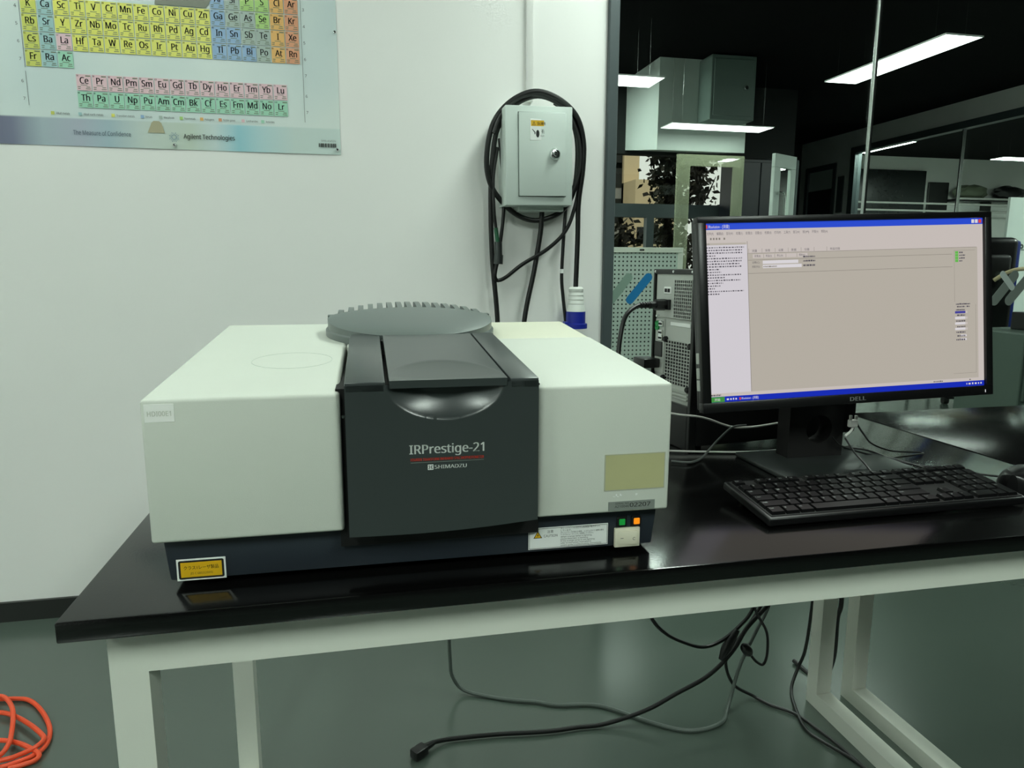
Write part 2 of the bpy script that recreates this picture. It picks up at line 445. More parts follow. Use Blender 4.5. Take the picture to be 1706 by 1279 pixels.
# sample compartment front panel with the scooped hand grip
PX0, PX1, PY = 0.2110, 0.4272, -0.020
def ptop(y): return 0.2380+SL*(y+0.02)
xc, hw = 0.3215, 0.066
def front_panel():
    nx, nz = 110, 90
    vs = []; fs = []
    for j in range(nz+1):
        for i in range(nx+1):
            u = i/nx; x = PX0+(PX1-PX0)*u
            zb = 0.0628+0.006*u-0.0035*math.sin(math.pi*u)
            z = zb+(0.2345-zb)*(j/nz)
            y = PY
            s = ((x-xc)/hw)**2+((0.2345-z)/0.041)**2
            if s < 1: y += 0.013*min(1, (1-s)*1.25)**0.9
            vs.append((x, y, z))
    W = nx+1
    for j in range(nz):
        for i in range(nx): fs.append((j*W+i, j*W+i+1, (j+1)*W+i+1, (j+1)*W+i))
    b = MB(); b.add(vs, fs, 0, True)
    # back and rim of the panel
    zb0, zb1 = vs[0][2], vs[nx][2]
    bot = [vs[i] for i in range(nx+1)]; 
    b.add(bot+[(x, 0.008, z) for x, y, z in bot], [(i, W+i, W+i+1, i+1) for i in range(nx)], 0)
    for side in (0, nx):
        col = [vs[j*W+side] for j in range(nz+1)]
        b.add(col+[(x, 0.008, z) for x, y, z in col], [(j, j+1, nz+2+j, nz+1+j) for j in range(nz)], 0)
    return b
front_panel().build('front_panel', M_CHAR, sp, 'charcoal front panel with scooped grip')
# lid: two side strips, a back strip and the flap
LB = 0.292
def strip(x0, x1, y0, y1, th=0.012, dz=0.0):
    return MB().prism([(y0, ptop(y0)-th), (y1, ptop(y1)-th), (y1, ptop(y1)+dz), (y0, ptop(y0)+dz)], x0, x1, 'x', bevel=0.0015, seg=2)
strip(PX0, 0.2546, PY, LB).build('lid_side', M_CHAR, sp)
strip(0.3940, PX1, PY, LB).build('lid_side', M_CHAR, sp)
strip(0.2562, 0.3924, 0.278, LB).build('lid_back', M_CHAR, sp)
def flap():
    x0, x1, y0, y1 = 0.2590, 0.3900, -0.0235, 0.275
    nx, ny = 70, 90
    vs = []; fs = []
    for j in range(ny+1):
        for i in range(nx+1):
            x = x0+(x1-x0)*i/nx; y = y0+(y1-y0)*j/ny
            z = ptop(y)+0.0015
            s = ((x-xc-0.002)/0.0655)**2+((y-y0)/0.105)**2
            if s < 1: z -= 0.0070*(1-s)**0.8*(1-max(0, 1-(y-y0)/0.035)**2)
            vs.append((x, y, z))
    W = nx+1
    for j in range(ny):
        for i in range(nx): fs.append((j*W+i, j*W+i+1, (j+1)*W+i+1, (j+1)*W+i))
    b = MB(); b.add(vs, fs, 0, True)
    edge = [vs[i] for i in range(nx+1)]
    zl = 0.2305
    b.add(edge+[(x, y+0.001, zl) for x, y, z in edge], [(i, W+i, W+i+1, i+1)[::-1] for i in range(nx)], 0)
    b.add([(x0, y0+0.001, zl), (x1, y0+0.001, zl), (x1, y1, ptop(y1)-0.008), (x0, y1, ptop(y1)-0.008)], [(0, 3, 2, 1)], 0)
    for side in (0, nx):
        col = [vs[j*W+side] for j in range(ny+1)]
        b.add(col+[(x, y, (zl+(ptop(y1)-0.008-zl)*(y-y0)/(y1-y0))) for x, y, z in col], [(j, j+1, ny+2+j, ny+1+j) for j in range(ny)], 0)
    return b
flap().build('lid_flap', M_CHAR, sp, 'lid flap with dished finger rest')
MB().box(0.2552, 0.3932, 0.002, 0.280, 0.21, 0.2305).build('lid_well', M_BLACK, sp)
MB().lathe([(0.0, 0.003), (0.0016, 0.003), (0.0016, 0)], (0.2082, -0.004, 0.198), (0, -1, 0), n=12).build('screw', M_CHROME, sp)
# round vent cover
VC = (0.3085, 0.402); VR = 0.138
tilt = Matrix.Translation((VC[0], VC[1], ztop(VC[1]))) @ Matrix.Rotation(math.atan(SL), 4, 'X')
def dome(x, y): return 0.0118+0.017*math.sqrt(max(0, 1-(math.hypot(x, y)/(VR*1.02))**2))+0.065*(y+VR)
b = MB(tilt)
b.lathe([(VR, -0.004), (VR, 0.009), (VR-0.002, 0.011), (VR-0.006, 0.0125), (0.0001, 0.0125)], (0, 0, 0), n=72)
vent = b.build('vent_cover', M_VENT, sp, 'round grey vent cover with slotted dome')
b = MB(tilt)   # solid front part of the dome
n_a, n_r = 90, 24
def dome_pts(xa, xb, ya_fn, yb_fn, nx, ny):
    vs = []; fs = []
    for i in range(nx+1):
        x = xa+(xb-xa)*i/nx; ya, yb = ya_fn(x), yb_fn(x)
        for j in range(ny+1):
            y = ya+(yb-ya)*j/ny; vs.append((x, y, dome(x, y)))
    for i in range(nx):
        for j in range(ny):
            a = i*(ny+1)+j; fs.append((a, a+ny+1, a+ny+2, a+1))
    return vs, fs
RR = VR-0.003
half = lambda x: math.sqrt(max(0, RR*RR-x*x))
cut = lambda x: min(half(x), 0.018+0.012*(1-(x/RR)**2))
vs, fs = dome_pts(-RR, RR, lambda x: -half(x), lambda x: cut(x), 80, 40)
b.add(vs, fs, 0, True)
st = [(-RR+2*RR*i/80) for i in range(81)]
b.add([(x, cut(x), dome(x, cut(x))) for x in st]+[(x, cut(x), 0.011) for x in st], [(i, i+1, 82+i, 81+i) for i in range(80)], 0)
rim = [(x, -half(x)) for x in st]
b.add([(x, y, dome(x, y)) for x, y in rim]+[(x, y, 0.010) for x, y in rim], [(i, 81+i, 82+i, i+1) for i in range(80)], 0, True)
for sx in (-1, 1):
    side = [(sx*half(y), y) for y in [cut(RR*0.98)*k/10 for k in range(11)]]
b.build('dome_front', M_VENT, vent)
k = -8
for k in range(-8, 9):
    x0 = k*0.0164-0.0043; x1 = k*0.0164+0.0043
    xm = (x0+x1)/2
    ya, yb = cut(xm)-0.001, half(xm)
    if yb-ya < 0.012: continue
    b = MB(tilt); vs = []; fs = []
    N = 14
    for j in range(N+1):
        y = ya+(yb-ya)*j/N
        zt = dome(xm, y)
        vs += [(x0, y, 0.0115), (x0, y, zt), (x1, y, zt), (x1, y, 0.0115)]
    for j in range(N):
        a = j*4
        for e in range(3): fs.append((a+e, a+e+1, a+e+5, a+e+4))
    fs += [(0, 1, 2, 3), (N*4, N*4+3, N*4+2, N*4+1)]
    b.add(vs, fs, 0); b.build('fin', M_VENT, vent)
# ring groove on the left cover
b = MB(Matrix.Translation((0.1370, 0.192, ztop(0.192))) @ Matrix.Rotation(math.atan(SL), 4, 'X'))
b.lathe([(0.0522, -0.001), (0.0522, 0.0003), (0.0515, 0.0003), (0.0515, -0.001)], (0, 0, 0), n=64)
b.build('ring_mark', mat('groove_shadow_grey', (196, 204, 194), 0.6, vary=0.05), sp, 'faint round groove')

# ---- lettering and labels on the spectrometer (front faces -Y: text runs +X, up +Z)
FY = PY-0.0004
M_LOGO = mat('silver_print', (236, 240, 236), 0.5, vary=0)
M_RED = mat('red_print', (226, 70, 52), 0.5, vary=0)
b = MB()
b.text('IRPrestige-21', (0.2795, FY, 0.1552), XA, ZA, 0.0152, 0, 'L', 0.022, width=0.0840)
b.quad((0.2805, FY, 0.1449), XA, ZA, 0, 0.0828, 0.0000, 0.0005, 2)
b.text('FOURIER TRANSFORM INFRARED SPECTROPHOTOMETER', (0.2805, FY, 0.1470), XA, ZA, 0.0046, 1, 'L', 0.02, width=0.0828)
b.text('SHIMADZU', (0.3072, FY, 0.1372), XA, ZA, 0.0062, 0, 'L', 0.025, width=0.0362)
# square emblem: ring-cross in a rounded square
ex, ez, es_ = 0.2995, 0.1362, 0.0062
b.quad((ex, FY, ez), XA, ZA, 0, es_, 0, 0.0008, 0).quad((ex, FY, ez), XA, ZA, 0, es_, es_-0.0008, es_, 0)
b.quad((ex, FY, ez), XA, ZA, 0, 0.0008, 0.0008, es_-0.0008, 0).quad((ex, FY, ez), XA, ZA, es_-0.0008, es_, 0.0008, es_-0.0008, 0)
b.quad((ex, FY, ez), XA, ZA, 0.0027, 0.0035, 0.0008, es_-0.0008, 0)
for sx in (-1, 1):
    pts = [((0.0031+sx*(0.0006+0.0014*math.sin(t*math.pi/8))), 0.0012+0.0038*t/8) for t in range(9)]
    for i in range(8):
        (a0, c0), (a1, c1) = pts[i], pts[i+1]
        b.add([(ex+a0-0.0003, FY, ez+c0), (ex+a0+0.0003, FY, ez+c0), (ex+a1+0.0003, FY, ez+c1), (ex+a1-0.0003, FY, ez+c1)], [(0, 1, 2, 3)], 0)
b.build('front_lettering', [M_LOGO, M_RED, mat('pale_line_print', (132, 140, 132), 0.5, vary=0)], sp, 'silver model lettering and red line')

def label_part(name, x0, x1, z0, z1, y, paper, drawer, mats, th=0.0004, label=None):
    b = MB(); b.rbox(x0, x1, y-th, y+0.0002, z0, z1, 0.00015, 1, 0)
    drawer(b, y-th-0.0002)
    return b.build(name, [paper]+mats, sp, label)
def d_yellow(b, y):
    def rq(x0, x1, z0, z1, m, r, yy):
        pts = []
        for cx, cz, a0 in ((x1-r, z1-r, 0), (x0+r, z1-r, 90), (x0+r, z0+r, 180), (x1-r, z0+r, 270)):
            for k in range(5):
                a = math.radians(a0+k*22.5); pts.append((cx+r*math.cos(a), yy, cz+r*math.sin(a)))
        b.add(pts, [tuple(range(len(pts)))], m)
    rq(0.0205, 0.0690, 0.0118, 0.0338, 1, 0.002, y)
    rq(0.0228, 0.0667, 0.0140, 0.0316, 2, 0.0004, y-0.0001)
    b.text('クラス1レーザ製品', (0.0447, y-0.0002, 0.0232), XA, ZA, 0.0052, 1, 'C', 0.01, width=0.037)
    b.text('JIS C 6802(2005)', (0.0447, y-0.0002, 0.0172), XA, ZA, 0.0036, 1, 'C', 0.0, width=0.024)
M_YEL = mat('warning_yellow', (226, 178, 22), 0.45, vary=0.03)
label_part('laser_label', 0.0185, 0.0710, 0.0100, 0.0356, 0.0195, M_PAPER, d_yellow, [M_INK, M_YEL], label='yellow laser class label')
def d_caution(b, y):
    x0, x1, z0, z1 = 0.4252, 0.5285, 0.0145, 0.0424
    for q in ((x0+.001, x1-.001, z0+.001, z0+.0015), (x0+.001, x1-.001, z1-.0015, z1-.001), (x0+.001, x0+.0015, z0+.0015, z1-.0015), (x1-.0015, x1-.001, z0+.0015, z1-.0015)):
        b.quad((0, y, 0), XA, ZA, *q, 1)
    cx, cz = 0.4370, 0.0325
    b.add([(cx-0.0056, y, cz-0.0035), (cx+0.0056, y, cz-0.0035), (cx, y, cz+0.0058)], [(0, 1, 2)], 1)
    b.add([(cx-0.0042, y-.0001, cz-0.0027), (cx+0.0042, y-.0001, cz-0.0027), (cx, y-.0001, cz+0.0043)], [(0, 1, 2)], 2)
    b.add([(cx+0.0008, y-.0002, cz+0.0028), (cx-0.0012, y-.0002, cz+0.0002), (cx+0.0001, y-.0002, cz+0.0002), (cx-0.0007, y-.0002, cz-0.0022), (cx+0.0014, y-.0002, cz+0.0008), (cx+0.0003, y-.0002, cz+0.0008)], [(0, 1, 2, 3, 4, 5)], 1)
    b.text('注意', (0.4530, y, 0.0352), XA, ZA, 0.0042, 1, 'C', 0.0)
    b.text('CAUTION', (0.4535, y, 0.0298), XA, ZA, 0.0046, 1, 'C', 0.0, width=0.0175)
    lines = ['オレンジランプが点灯中は乾燥器が動作中です。', 'しています。', 'オレンジランプが消えた場合、システムガイド 故障の章を', '「トラブルシューティング」を参照してください。', 'When orange lamp is lighting,', 'please desiccator is working.', 'If the orange lamp is not lighting,', 'refer to instruction manual(s) to', 'system guide troubleshooting, immediately.']
    W = [0.052, 0.014, 0.056, 0.043, 0.041, 0.036, 0.045, 0.040, 0.054]
    for i, (t, w) in enumerate(zip(lines, W)):
        b.text(t, (0.4665, y, 0.0388-i*0.00275), XA, ZA, 0.0026, 1, 'L', 0.0, width=w)
label_part('caution_label', 0.4252, 0.5285, 0.0145, 0.0424, 0.0195, M_PAPER, d_caution, [M_INK, M_YEL], label='white caution label with warning triangle')
label_part('blank_label', 0.5152, 0.5935, 0.0912, 0.1372, -0.0002, mat('yellowed_label', (188, 186, 140), 0.35, vary=0.06, scale=30), lambda b, y: [b.quad((0, y, 0), XA, ZA, *q, 1) for q in ((0.5152, 0.5935, 0.0912, 0.0924), (0.5152, 0.5935, 0.1362, 0.1372), (0.5152, 0.5164, 0.0924, 0.1362), (0.5923, 0.5935, 0.0924, 0.1362))], [mat('label_edge_film', (176, 178, 160), 0.3, vary=0.02)], label='blank yellowed label under clear film')
def d_serial(b, y):
    b.text('SERIAL NO.', (0.5300, y, 0.0733), XA, ZA, 0.0030, 1, 'L', 0.0, width=0.0185)
    b.text('A210046', (0.5295, y, 0.0692), XA, ZA, 0.0042, 1, 'L', 0.0, width=0.0185)
    b.text('02207', (0.5490, y, 0.0692), XA, ZA, 0.0078, 1, 'L', 0.01, width=0.0268)
label_part('serial_label', 0.5212, 0.5818, 0.0655, 0.0770, -0.0002, mat('grey_silver_label', (150, 156, 150), 0.35, metal=0.3, vary=0.03), d_serial, [M_INK], label='grey serial number plate')
def d_peel(b, y):
    rnd = random.Random(4)
    for i in range(9):
        x = 0.527+0.0135*i/8 if i < 7 else 0.556+0.002*(i-7); z = 0.0835+rnd.uniform(-.001, .001)
        b.quad((x, y, z), XA, ZA, 0, rnd.uniform(.0006, .002), 0, rnd.uniform(.0006, .003), 0)
b = MB(); d_peel(b, -0.0006); b.build('tape_remnant', M_PAPER, sp)
label_part('asset_sticker', 0.0042, 0.0338, 0.1985, 0.2180, -0.0002, mat('white_sticker', (252, 253, 248), 0.4, vary=0.02), lambda b, y: b.text('HDI00E1', (0.019, y, 0.2050), XA, ZA, 0.0078, 1, 'C', 0.01, width=0.0235), [mat('faded_grey_ink', (214, 217, 205), 0.5, vary=0)], label='white sticker with faded lettering')
# indicator lamps and power switch
for xcen, col, nm in ((0.5463, (24, 150, 60), 'green lit indicator lamp'), (0.5657, (250, 140, 20), 'orange lit indicator lamp')):
    MB().rbox(xcen-0.0065, xcen+0.0065, 0.0165, 0.021, 0.0362, 0.0500, 0.0008, 1).build('lamp_bezel', M_BLACKPL, sp)
    lm = MB().rbox(xcen-0.0040, xcen+0.0040, 0.0155, 0.018, 0.0392, 0.0475, 0.0008, 1)
    lm.build('indicator_lamp', mat('lamp_'+nm.split()[0], col, 0.3, vary=0, emit=col, es=0.6 if col[0] > 100 else 0.25), sp, nm)
b = MB(); b.rbox(0.5368, 0.5706, 0.0160, 0.021, 0.0098, 0.0352, 0.0012, 2); sw = b.build('power_switch', mat('ivory_plastic', (226, 222, 200), 0.4, vary=0.02), sp, 'ivory rocker power switch')
b = MB(); b.prism([(0.5410, 0.0166), (0.5664, 0.0166), (0.5664, 0.0126), (0.5540, 0.0148), (0.5410, 0.0150)], 0.0135, 0.0315, 'z', 0, 0.0008, 2)
b.quad((0.5440, 0.01455, 0.0220), XA, ZA, 0, 0.004, 0, 0.0006, 1)
b.lathe([(0.0019, 0), (0.0014, 0)], (0.5618, 0.0132, 0.0215), (0, -1, 0), n=20, m=1)
b.build('rocker', [mat('ivory_plastic', (226, 222, 200)), M_INK], sw)

# ================================================================== MONITOR
mon = thing('monitor', 'black flat screen monitor showing a blue-barred software window', 'monitor', (1.148, 0.366, 0.76))
ML = Matrix.Translation((-1.148, -0.366, -0.76))
ux = Vector((math.cos(-0.0384), math.sin(-0.0384), 0.0318)).normalized()
uz0 = Vector((0.0384*0.1174, 0.1174, 1.0)).normalized()
uy = uz0.cross(ux).normalized(); uz = ux.cross(uy).normalized()
MH = ML @ Matrix.Translation((0.8625, 0.2897, 0.8844)) @ Matrix((ux, uy, uz)).transposed().to_4x4()
MWd, MHt = 0.5435, 0.3195
SX0, SX1, SZ0, SZ1 = 0.0150, 0.5305, 0.0165, 0.3090
b = MB(MH)
def frame_bar(x0, x1, z0, z1):
    b.rbox(x0, x1, -0.002, 0.016, z0, z1, 0.0012, 2)
frame_bar(0, MWd, SZ1, MHt); frame_bar(0, MWd, 0, SZ0); frame_bar(0, SX0, SZ0-0.001, SZ1+0.001); frame_bar(SX1, MWd, SZ0-0.001, SZ1+0.001)
bez = b.build('bezel', M_BLACKPL, mon)
b = MB(MH); b.rbox(0.002, MWd-0.002, 0.014, 0.030, 0.002, MHt-0.002, 0.004, 2); b.rbox(0.10, MWd-0.10, 0.028, 0.052, 0.05, 0.27, 0.01, 2)
b.build('back_shell', M_BLACKPL, mon)
b = MB(MH); b.text('DELL', (0.2795, -0.0026, 0.0048), XA, ZA, 0.0098, 0, 'C', 0.03, width=0.0295); b.build('logo', mat('logo_grey', (190, 196, 194), 0.4, vary=0), bez, 'silver maker logo')
b = MB(MH); b.box(0.5270, 0.5276, -0.0026, -0.001, 0.0045, 0.0095); b.build('power_light', mat('power_light', (230, 230, 230), emit=(230, 230, 230), es=0.8), bez)
# usb ports on the left edge
for z in (0.045, 0.065, 0.090):
    b = MB(MH); b.rbox(-0.0015, 0.003, 0.008, 0.018, z-0.009, z+0.009, 0.0008, 1); b.build('side_port', M_STEELGREY, mon)
# ---- screen
S_GREY = screen_mat('screen_warm_grey', (178, 171, 160)); S_PANE = screen_mat('screen_pale_lilac', (206, 201, 207)); S_BAR = screen_mat('screen_light_grey', (196, 187, 182))
S_BLUE = screen_mat('screen_blue', (40, 74, 205)); S_BLUE2 = screen_mat('screen_task_blue', (20, 42, 178)); S_INK = screen_mat('screen_ink', (86, 82, 90)); S_WHITE = screen_mat('screen_white', (214, 210, 214))
S_GREEN = screen_mat('screen_green', (62, 140, 62)); S_RED = screen_mat('screen_red', (214, 70, 60)); S_LINE = screen_mat('screen_line', (128, 122, 114)); S_LGREEN = screen_mat('screen_block_green', (98, 180, 78)); S_SEL = screen_mat('screen_select_blue', (66, 64, 150))
SM = [S_GREY, S_PANE, S_BAR, S_BLUE, S_BLUE2, S_INK, S_WHITE, S_GREEN, S_RED, S_LINE, S_LGREEN, S_SEL]
b = MB(MH)
lay = [0.0]
def sq(x0, x1, z0, z1, m, d=1):
    b.quad((0, 0.004-0.00006*d, 0), XA, ZA, x0, x1, z0, z1, m)
b.box(SX0, SX1, 0.004, 0.010, SZ0, SZ1, 0)
TB = 0.0256; TT = 0.2988
sq(SX0, SX1, TT, SZ1, 3); sq(SX0, SX1, SZ0, TB, 4)
sq(SX0, SX1, 0.2590, TT, 2)
sq(SX0, 0.0880, TB+0.0055, 0.2740, 1, 2)
sq(SX0, SX1, TB, TB+0.0055, 2, 1)
sq(0.0880, 0.0888, TB+0.0055, 0.279, 9, 3)
sq(0.0888, 0.5180, 0.2590, 0.2596, 9, 3); sq(0.0888, 0.4700, 0.2478, 0.2484, 9, 3)
sq(0.5195, SX1, TB+0.004, 0.27, 2, 2)
sq(SX0, 0.0405, SZ0+0.0002, TB-0.0004, 7, 2)
sq(0.0165, 0.0195, TT+0.002, SZ1-0.0022, 8, 2); sq(SX1-0.008, SX1-0.0025, TT+0.002, SZ1-0.002, 8, 2)
for i in (1, 2): sq(SX1-0.008-0.007*i, SX1-0.0025-0.007*i, TT+0.002, SZ1-0.002, 6, 2)
T = 0.004-0.0003
def st_(body, x, z, size, m=5, w=None): b.text(body, (x, T, z), XA, ZA, size, m, 'L', 0.0, width=w)
st_('IRsolution - [测量]', 0.0215, TT+0.0026, 0.0066, 6, 0.036)
menu = ['文件(F)', '编辑(E)', '显示(W)', '处理(1)', '处理(2)', '定量(Q)', '检索(S)', '打印(P)', '工具(T)', '窗口(W)', '宏(M)', '环境(V)', '帮助(H)']
x = 0.018
for t in menu:
    st_(t, x, 0.2905, 0.0052, 5, 0.0118); x += 0.0170
rnd = random.Random(7)
def dashes(x0, x1, z, h, m=5, gap=0.0009):
    x = x0
    while x < x1:
        w = rnd.uniform(0.0012, 0.0042)
        sq(x, min(x+w, x1), z, z+h*rnd.uniform(0.75, 1), m, 4); x += w+gap
for i, x in enumerate((0.0235, 0.0285, 0.0335, 0.0385, 0.047)): sq(x, x+0.0028, 0.2825, 0.2858, 9, 3)
sq(SX0, 0.0860, 0.2740, 0.2772, 0, 3); st_('日志', 0.0170, 0.2745, 0.003, 5)
widths = [0.0655, 0.062, 0.063, 0.015, 0.062, 0.061, 0.058, 0.060, 0.022, 0.024, 0.059, 0.030, 0.058, 0.027, 0.022, 0.013, 0.063, 0.020]
for i, w in enumerate(widths):
    z = 0.2690-i*0.00445
    dashes(0.0168, 0.0168+w, z, 0.0022, 5, 0.0016)
x = 0.0905
for i, t in enumerate(('测量', '背景', '设置', '数据', '仪器', '', '样品扫描')):
    sq(x, x+0.0005, 0.2600, 0.2668, 9, 3)
    if t: st_(t, x+0.006, 0.2615, 0.0046, 5)
    x += 0.0235
x = 0.0975
for i, t in enumerate(('背景(B)', '样品(S)', '停止(A)', '', '帮助(H)')):
    sq(x, x+0.0190, 0.2640-0.0095-0.0035, 0.2640-0.0095+0.003, 2, 3)
    sq(x+0.0190, x+0.0194, 0.2515, 0.2570, 9, 4)
    if t: st_(t, x+0.003, 0.2528, 0.0044, 5, 0.011)
    x += 0.0200
sq(0.118, 0.190, 0.2440+0.0003, 0.2472, 6, 3) if False else None
# parameter rows
sq(0.0888, 0.4700, 0.2260, 0.2266, 9, 3)
for z, w in ((0.2425, 0.064), (0.2355, 0.070)):
    st_('注释(C):' if z > 0.24 else '数据文件(D):', 0.096, z, 0.0042, 5, 0.014)
    sq(0.1150, 0.1150+w, z-0.0012, z+0.0042, 6, 3)
dashes(0.116, 0.140, 0.2357, 0.0024, 9)
for z in (0.2500, 0.2430, 0.2355): dashes(0.1880, 0.2100, z, 0.003, 5)
# right-hand status blocks
sq(0.4735, 0.4739, 0.165, 0.2540, 9, 3); sq(0.4735, 0.5150, 0.2540, 0.2544, 9, 3)
for i in range(4):
    z = 0.2485-i*0.0048; sq(0.4755, 0.4818, z, z+0.0043, 10, 3); dashes(0.4835, 0.4835+(0.008, 0.012, 0.011, 0.006)[i], z+0.0008, 0.0026)
sq(0.5150, 0.5154, 0.0400, 0.1600, 9, 3); sq(0.470, 0.5150, 0.0400, 0.0404, 9, 3)
for i, z in enumerate((0.1600, 0.1555, 0.1500, 0.1405, 0.1305, 0.1205, 0.1110, 0.1045, 0.0980)):
    dashes(0.4760+(0.002 if i % 2 else 0), 0.4940, z, 0.0027)
for z, m in ((0.1450, 11), (0.1350, 6), (0.1255, 6), (0.1160, 6)): sq(0.4740, 0.4945, z, z+0.0040, m, 3); sq(0.4952, 0.4985, z, z+0.0040, 2, 3)
dashes(0.4935, 0.5040, 0.1600, 0.0026); dashes(0.497, 0.503, 0.1555, 0.0026)
for z in (0.1045, 0.0980): sq(0.4850, 0.4965, z, z+0.0036, 6, 3)
st_('开始', 0.0225, SZ0+0.0022, 0.0052, 6); dashes(0.044, 0.062, SZ0+0.0028, 0.0034, 6, 0.0022); sq(0.0665, 0.0692, SZ0+0.002, SZ0+0.0062, 8, 3); st_('IRsolution - [测量]', 0.0705, SZ0+0.0026, 0.0050, 6, 0.030)
dashes(0.0165, 0.034, TB+0.0013, 0.0028); dashes(0.430, 0.448, TB+0.0016, 0.0022); dashes(0.5010, 0.5045, TB+0.0016, 0.0022); dashes(0.495, 0.527, SZ0+0.003, 0.0036, 6, 0.0028)
b.build('screen', SM, mon, 'lit screen with blue bars and grey software window')
# stand
b = MB(ML); b.rbox(1.018, 1.282, 0.283, 0.452, 0.7605, 0.769, 0.0025, 2); b.build('stand_base', mat('dark_grey_stand', (46, 50, 49), 0.28, spec=0.6, vary=0.08, scale=18), mon)
b = MB(ML)
X0, X1, Z0, Z1, cx, cz, rr = 1.0905, 1.2045, 0.768, 1.06, 1.153, 0.822, 0.027
def plate_hole(y, flip):
    n = 48; inner = []; outer = []
    for k in range(n):
        a = 2*math.pi*k/n+math.pi/n; c, s_ = math.cos(a), math.sin(a)
        inner.append((cx+rr*c, y, cz+rr*s_))
        t = min(((X1-cx) if c > 0 else (X0-cx))/c if abs(c) > 1e-6 else 1e9, ((Z1-cz) if s_ > 0 else (Z0-cz))/s_ if abs(s_) > 1e-6 else 1e9)
        outer.append((cx+t*c, y, cz+t*s_))
    # corner vertices snapped
    for (qx, qz) in ((X0, Z0), (X1, Z0), (X0, Z1), (X1, Z1)):
        j = min(range(n), key=lambda i: (outer[i][0]-qx)**2+(outer[i][2]-qz)**2); outer[j] = (qx, y, qz)
    fs = []
    for k in range(n):
        f = (k, (k+1) % n, n+(k+1) % n, n+k); fs.append(f[::-1] if flip else f)
    return inner+outer, fs
va, fa = plate_hole(0.390, True); vb, fb = plate_hole(0.428, False)
b.add(va, fa); b.add(vb, fb)
n = 48
b.add(va[:n]+vb[:n], [(k, (k+1) % n, n+(k+1) % n, n+k) for k in range(n)], 0, True)
b.add(va[n:]+vb[n:], [(k, n+k, n+(k+1) % n, (k+1) % n) for k in range(n)], 0)
b.build('stand_neck', mat('matt_black_stand', (32, 31, 31), 0.42, vary=0.06, scale=30), mon, 'black stand neck with round cable hole')
b = MB(ML); b.rbox(1.09, 1.205, 0.345, 0.395, 0.98, 1.10, 0.004, 2); b.build('mount_plate', M_BLACKPL, mon)

# ================================================================== KEYBOARD
KA = math.atan((0.0300-0.0150)/0.127)
kb = thing('keyboard', 'black full-size keyboard in front of the monitor', 'keyboard', (0.868, 0.0905, 0.76), 0.014)
KM = Matrix.Translation((0, 0, 0.0148)) @ Matrix.Rotation(KA, 4, 'X')
KW, KD = 0.444, 0.130
b = MB(KM); b.rbox(0, KW, 0, KD, -0.0125, 0.0, 0.003, 3); b.build('case', M_BLACKPL, kb)
b = MB(KM); b.box(0.006, KW-0.006, 0.006, KD-0.006, -0.001, 0.0008); b.build('key_well', M_BLACK, kb)
for fx in (0.03, KW-0.07):
    b = MB(); b.rbox(fx, fx+0.04, 0.115, 0.125, 0.0, 0.020, 0.001, 1); b.build('foot', M_BLACKPL, kb)
U = 0.01895
M_KEY = mat('key_black', (15, 15, 16), 0.28, vary=0.08, scale=60)
M_LEG = mat('key_legend', (205, 210, 208), 0.5, vary=0)
def key(x, y, w, h, legend, ls=0.0042):
    b = MB(KM)
    g = 0.0012; x0, x1, y0, y1 = x+g, x+w-g, y+g, y+h-g
    z0, z1, t = 0.0006, 0.0052, 0.0012
    vs = [(x0, y0, z0), (x1, y0, z0), (x1, y1, z0), (x0, y1, z0), (x0+t, y0+t*1.2, z1), (x1-t, y0+t*1.2, z1), (x1-t, y1-t*.6, z1+0.0004), (x0+t, y1-t*.6, z1+0.0004)]
    b.add(vs, [(4, 5, 6, 7), (0, 1, 5, 4), (1, 2, 6, 5), (2, 3, 7, 6), (3, 0, 4, 7)], 0)
    if legend: b.text(legend, (x0+t+0.0012, y1-t-0.0060, z1+0.0006), XA, YA, ls*1.3, 1, 'L', 0.03)
    b.build('key', [M_KEY, M_LEG], kb)
KX = 0.0082; R0 = 0.0085
rows = [
    [('Ctrl', 1.25), ('#', 1.25), ('Alt', 1.25), ('', 6.25), ('Alt', 1.25), ('#', 1.25), ('=', 1.25), ('Ctrl', 1.25)],
    [('Shift', 2.25)]+[(c, 1) for c in 'ZXCVBNM,./']+[('Shift', 2.75)],
    [('Caps', 1.75)]+[(c, 1) for c in "ASDFGHJKL;'"]+[('Enter', 2.25)],
    [('Tab', 1.5)]+[(c, 1) for c in 'QWERTYUIOP[]']+[('\\', 1.5)],
    [(c, 1) for c in '`1234567890-=']+[('Back', 2)],
]
for r, row in enumerate(rows):
    x = KX
    for leg, w in row:
        key(x, R0+r*U, w*U, U, leg, 0.0042 if len(leg) < 2 else 0.0032); x += w*U
FR = R0+5*U+0.0035; FH = U*0.82
x = KX; key(x, FR, U, FH, 'Esc', 0.0032)
for g in range(3):
    for k in range(4): key(KX+U*(2+g*4.5+k), FR, U, FH, 'F%d' % (g*4+k+1), 0.0032)
NX = KX+15.25*U
for k, t in enumerate(('Prt', 'Scr', 'Pau')): key(NX+k*U, FR, U, FH, t, 0.0028)
for r, tt in ((4, ('Ins', 'Hom', 'PgU')), (3, ('Del', 'End', 'PgD'))):
    for k, t in enumerate(tt): key(NX+k*U, R0+r*U, U, U, t, 0.0028)
key(NX+U, R0+U, U, U, '^')
for k, t in enumerate('<v>'): key(NX+k*U, R0, U, U, t)
PXX = KX+18.5*U
for k, t in enumerate(('*', '-', '+', '=')): key(PXX+k*U, FR, U, FH, t, 0.0032)
for r, tt in ((4, ('Num', '/', '*', '-')), (3, '789'), (2, '456'), (1, '123')):
    for k, t in enumerate(tt): key(PXX+k*U, R0+r*U, U, U, t, 0.0042 if len(t) < 2 else 0.0028)
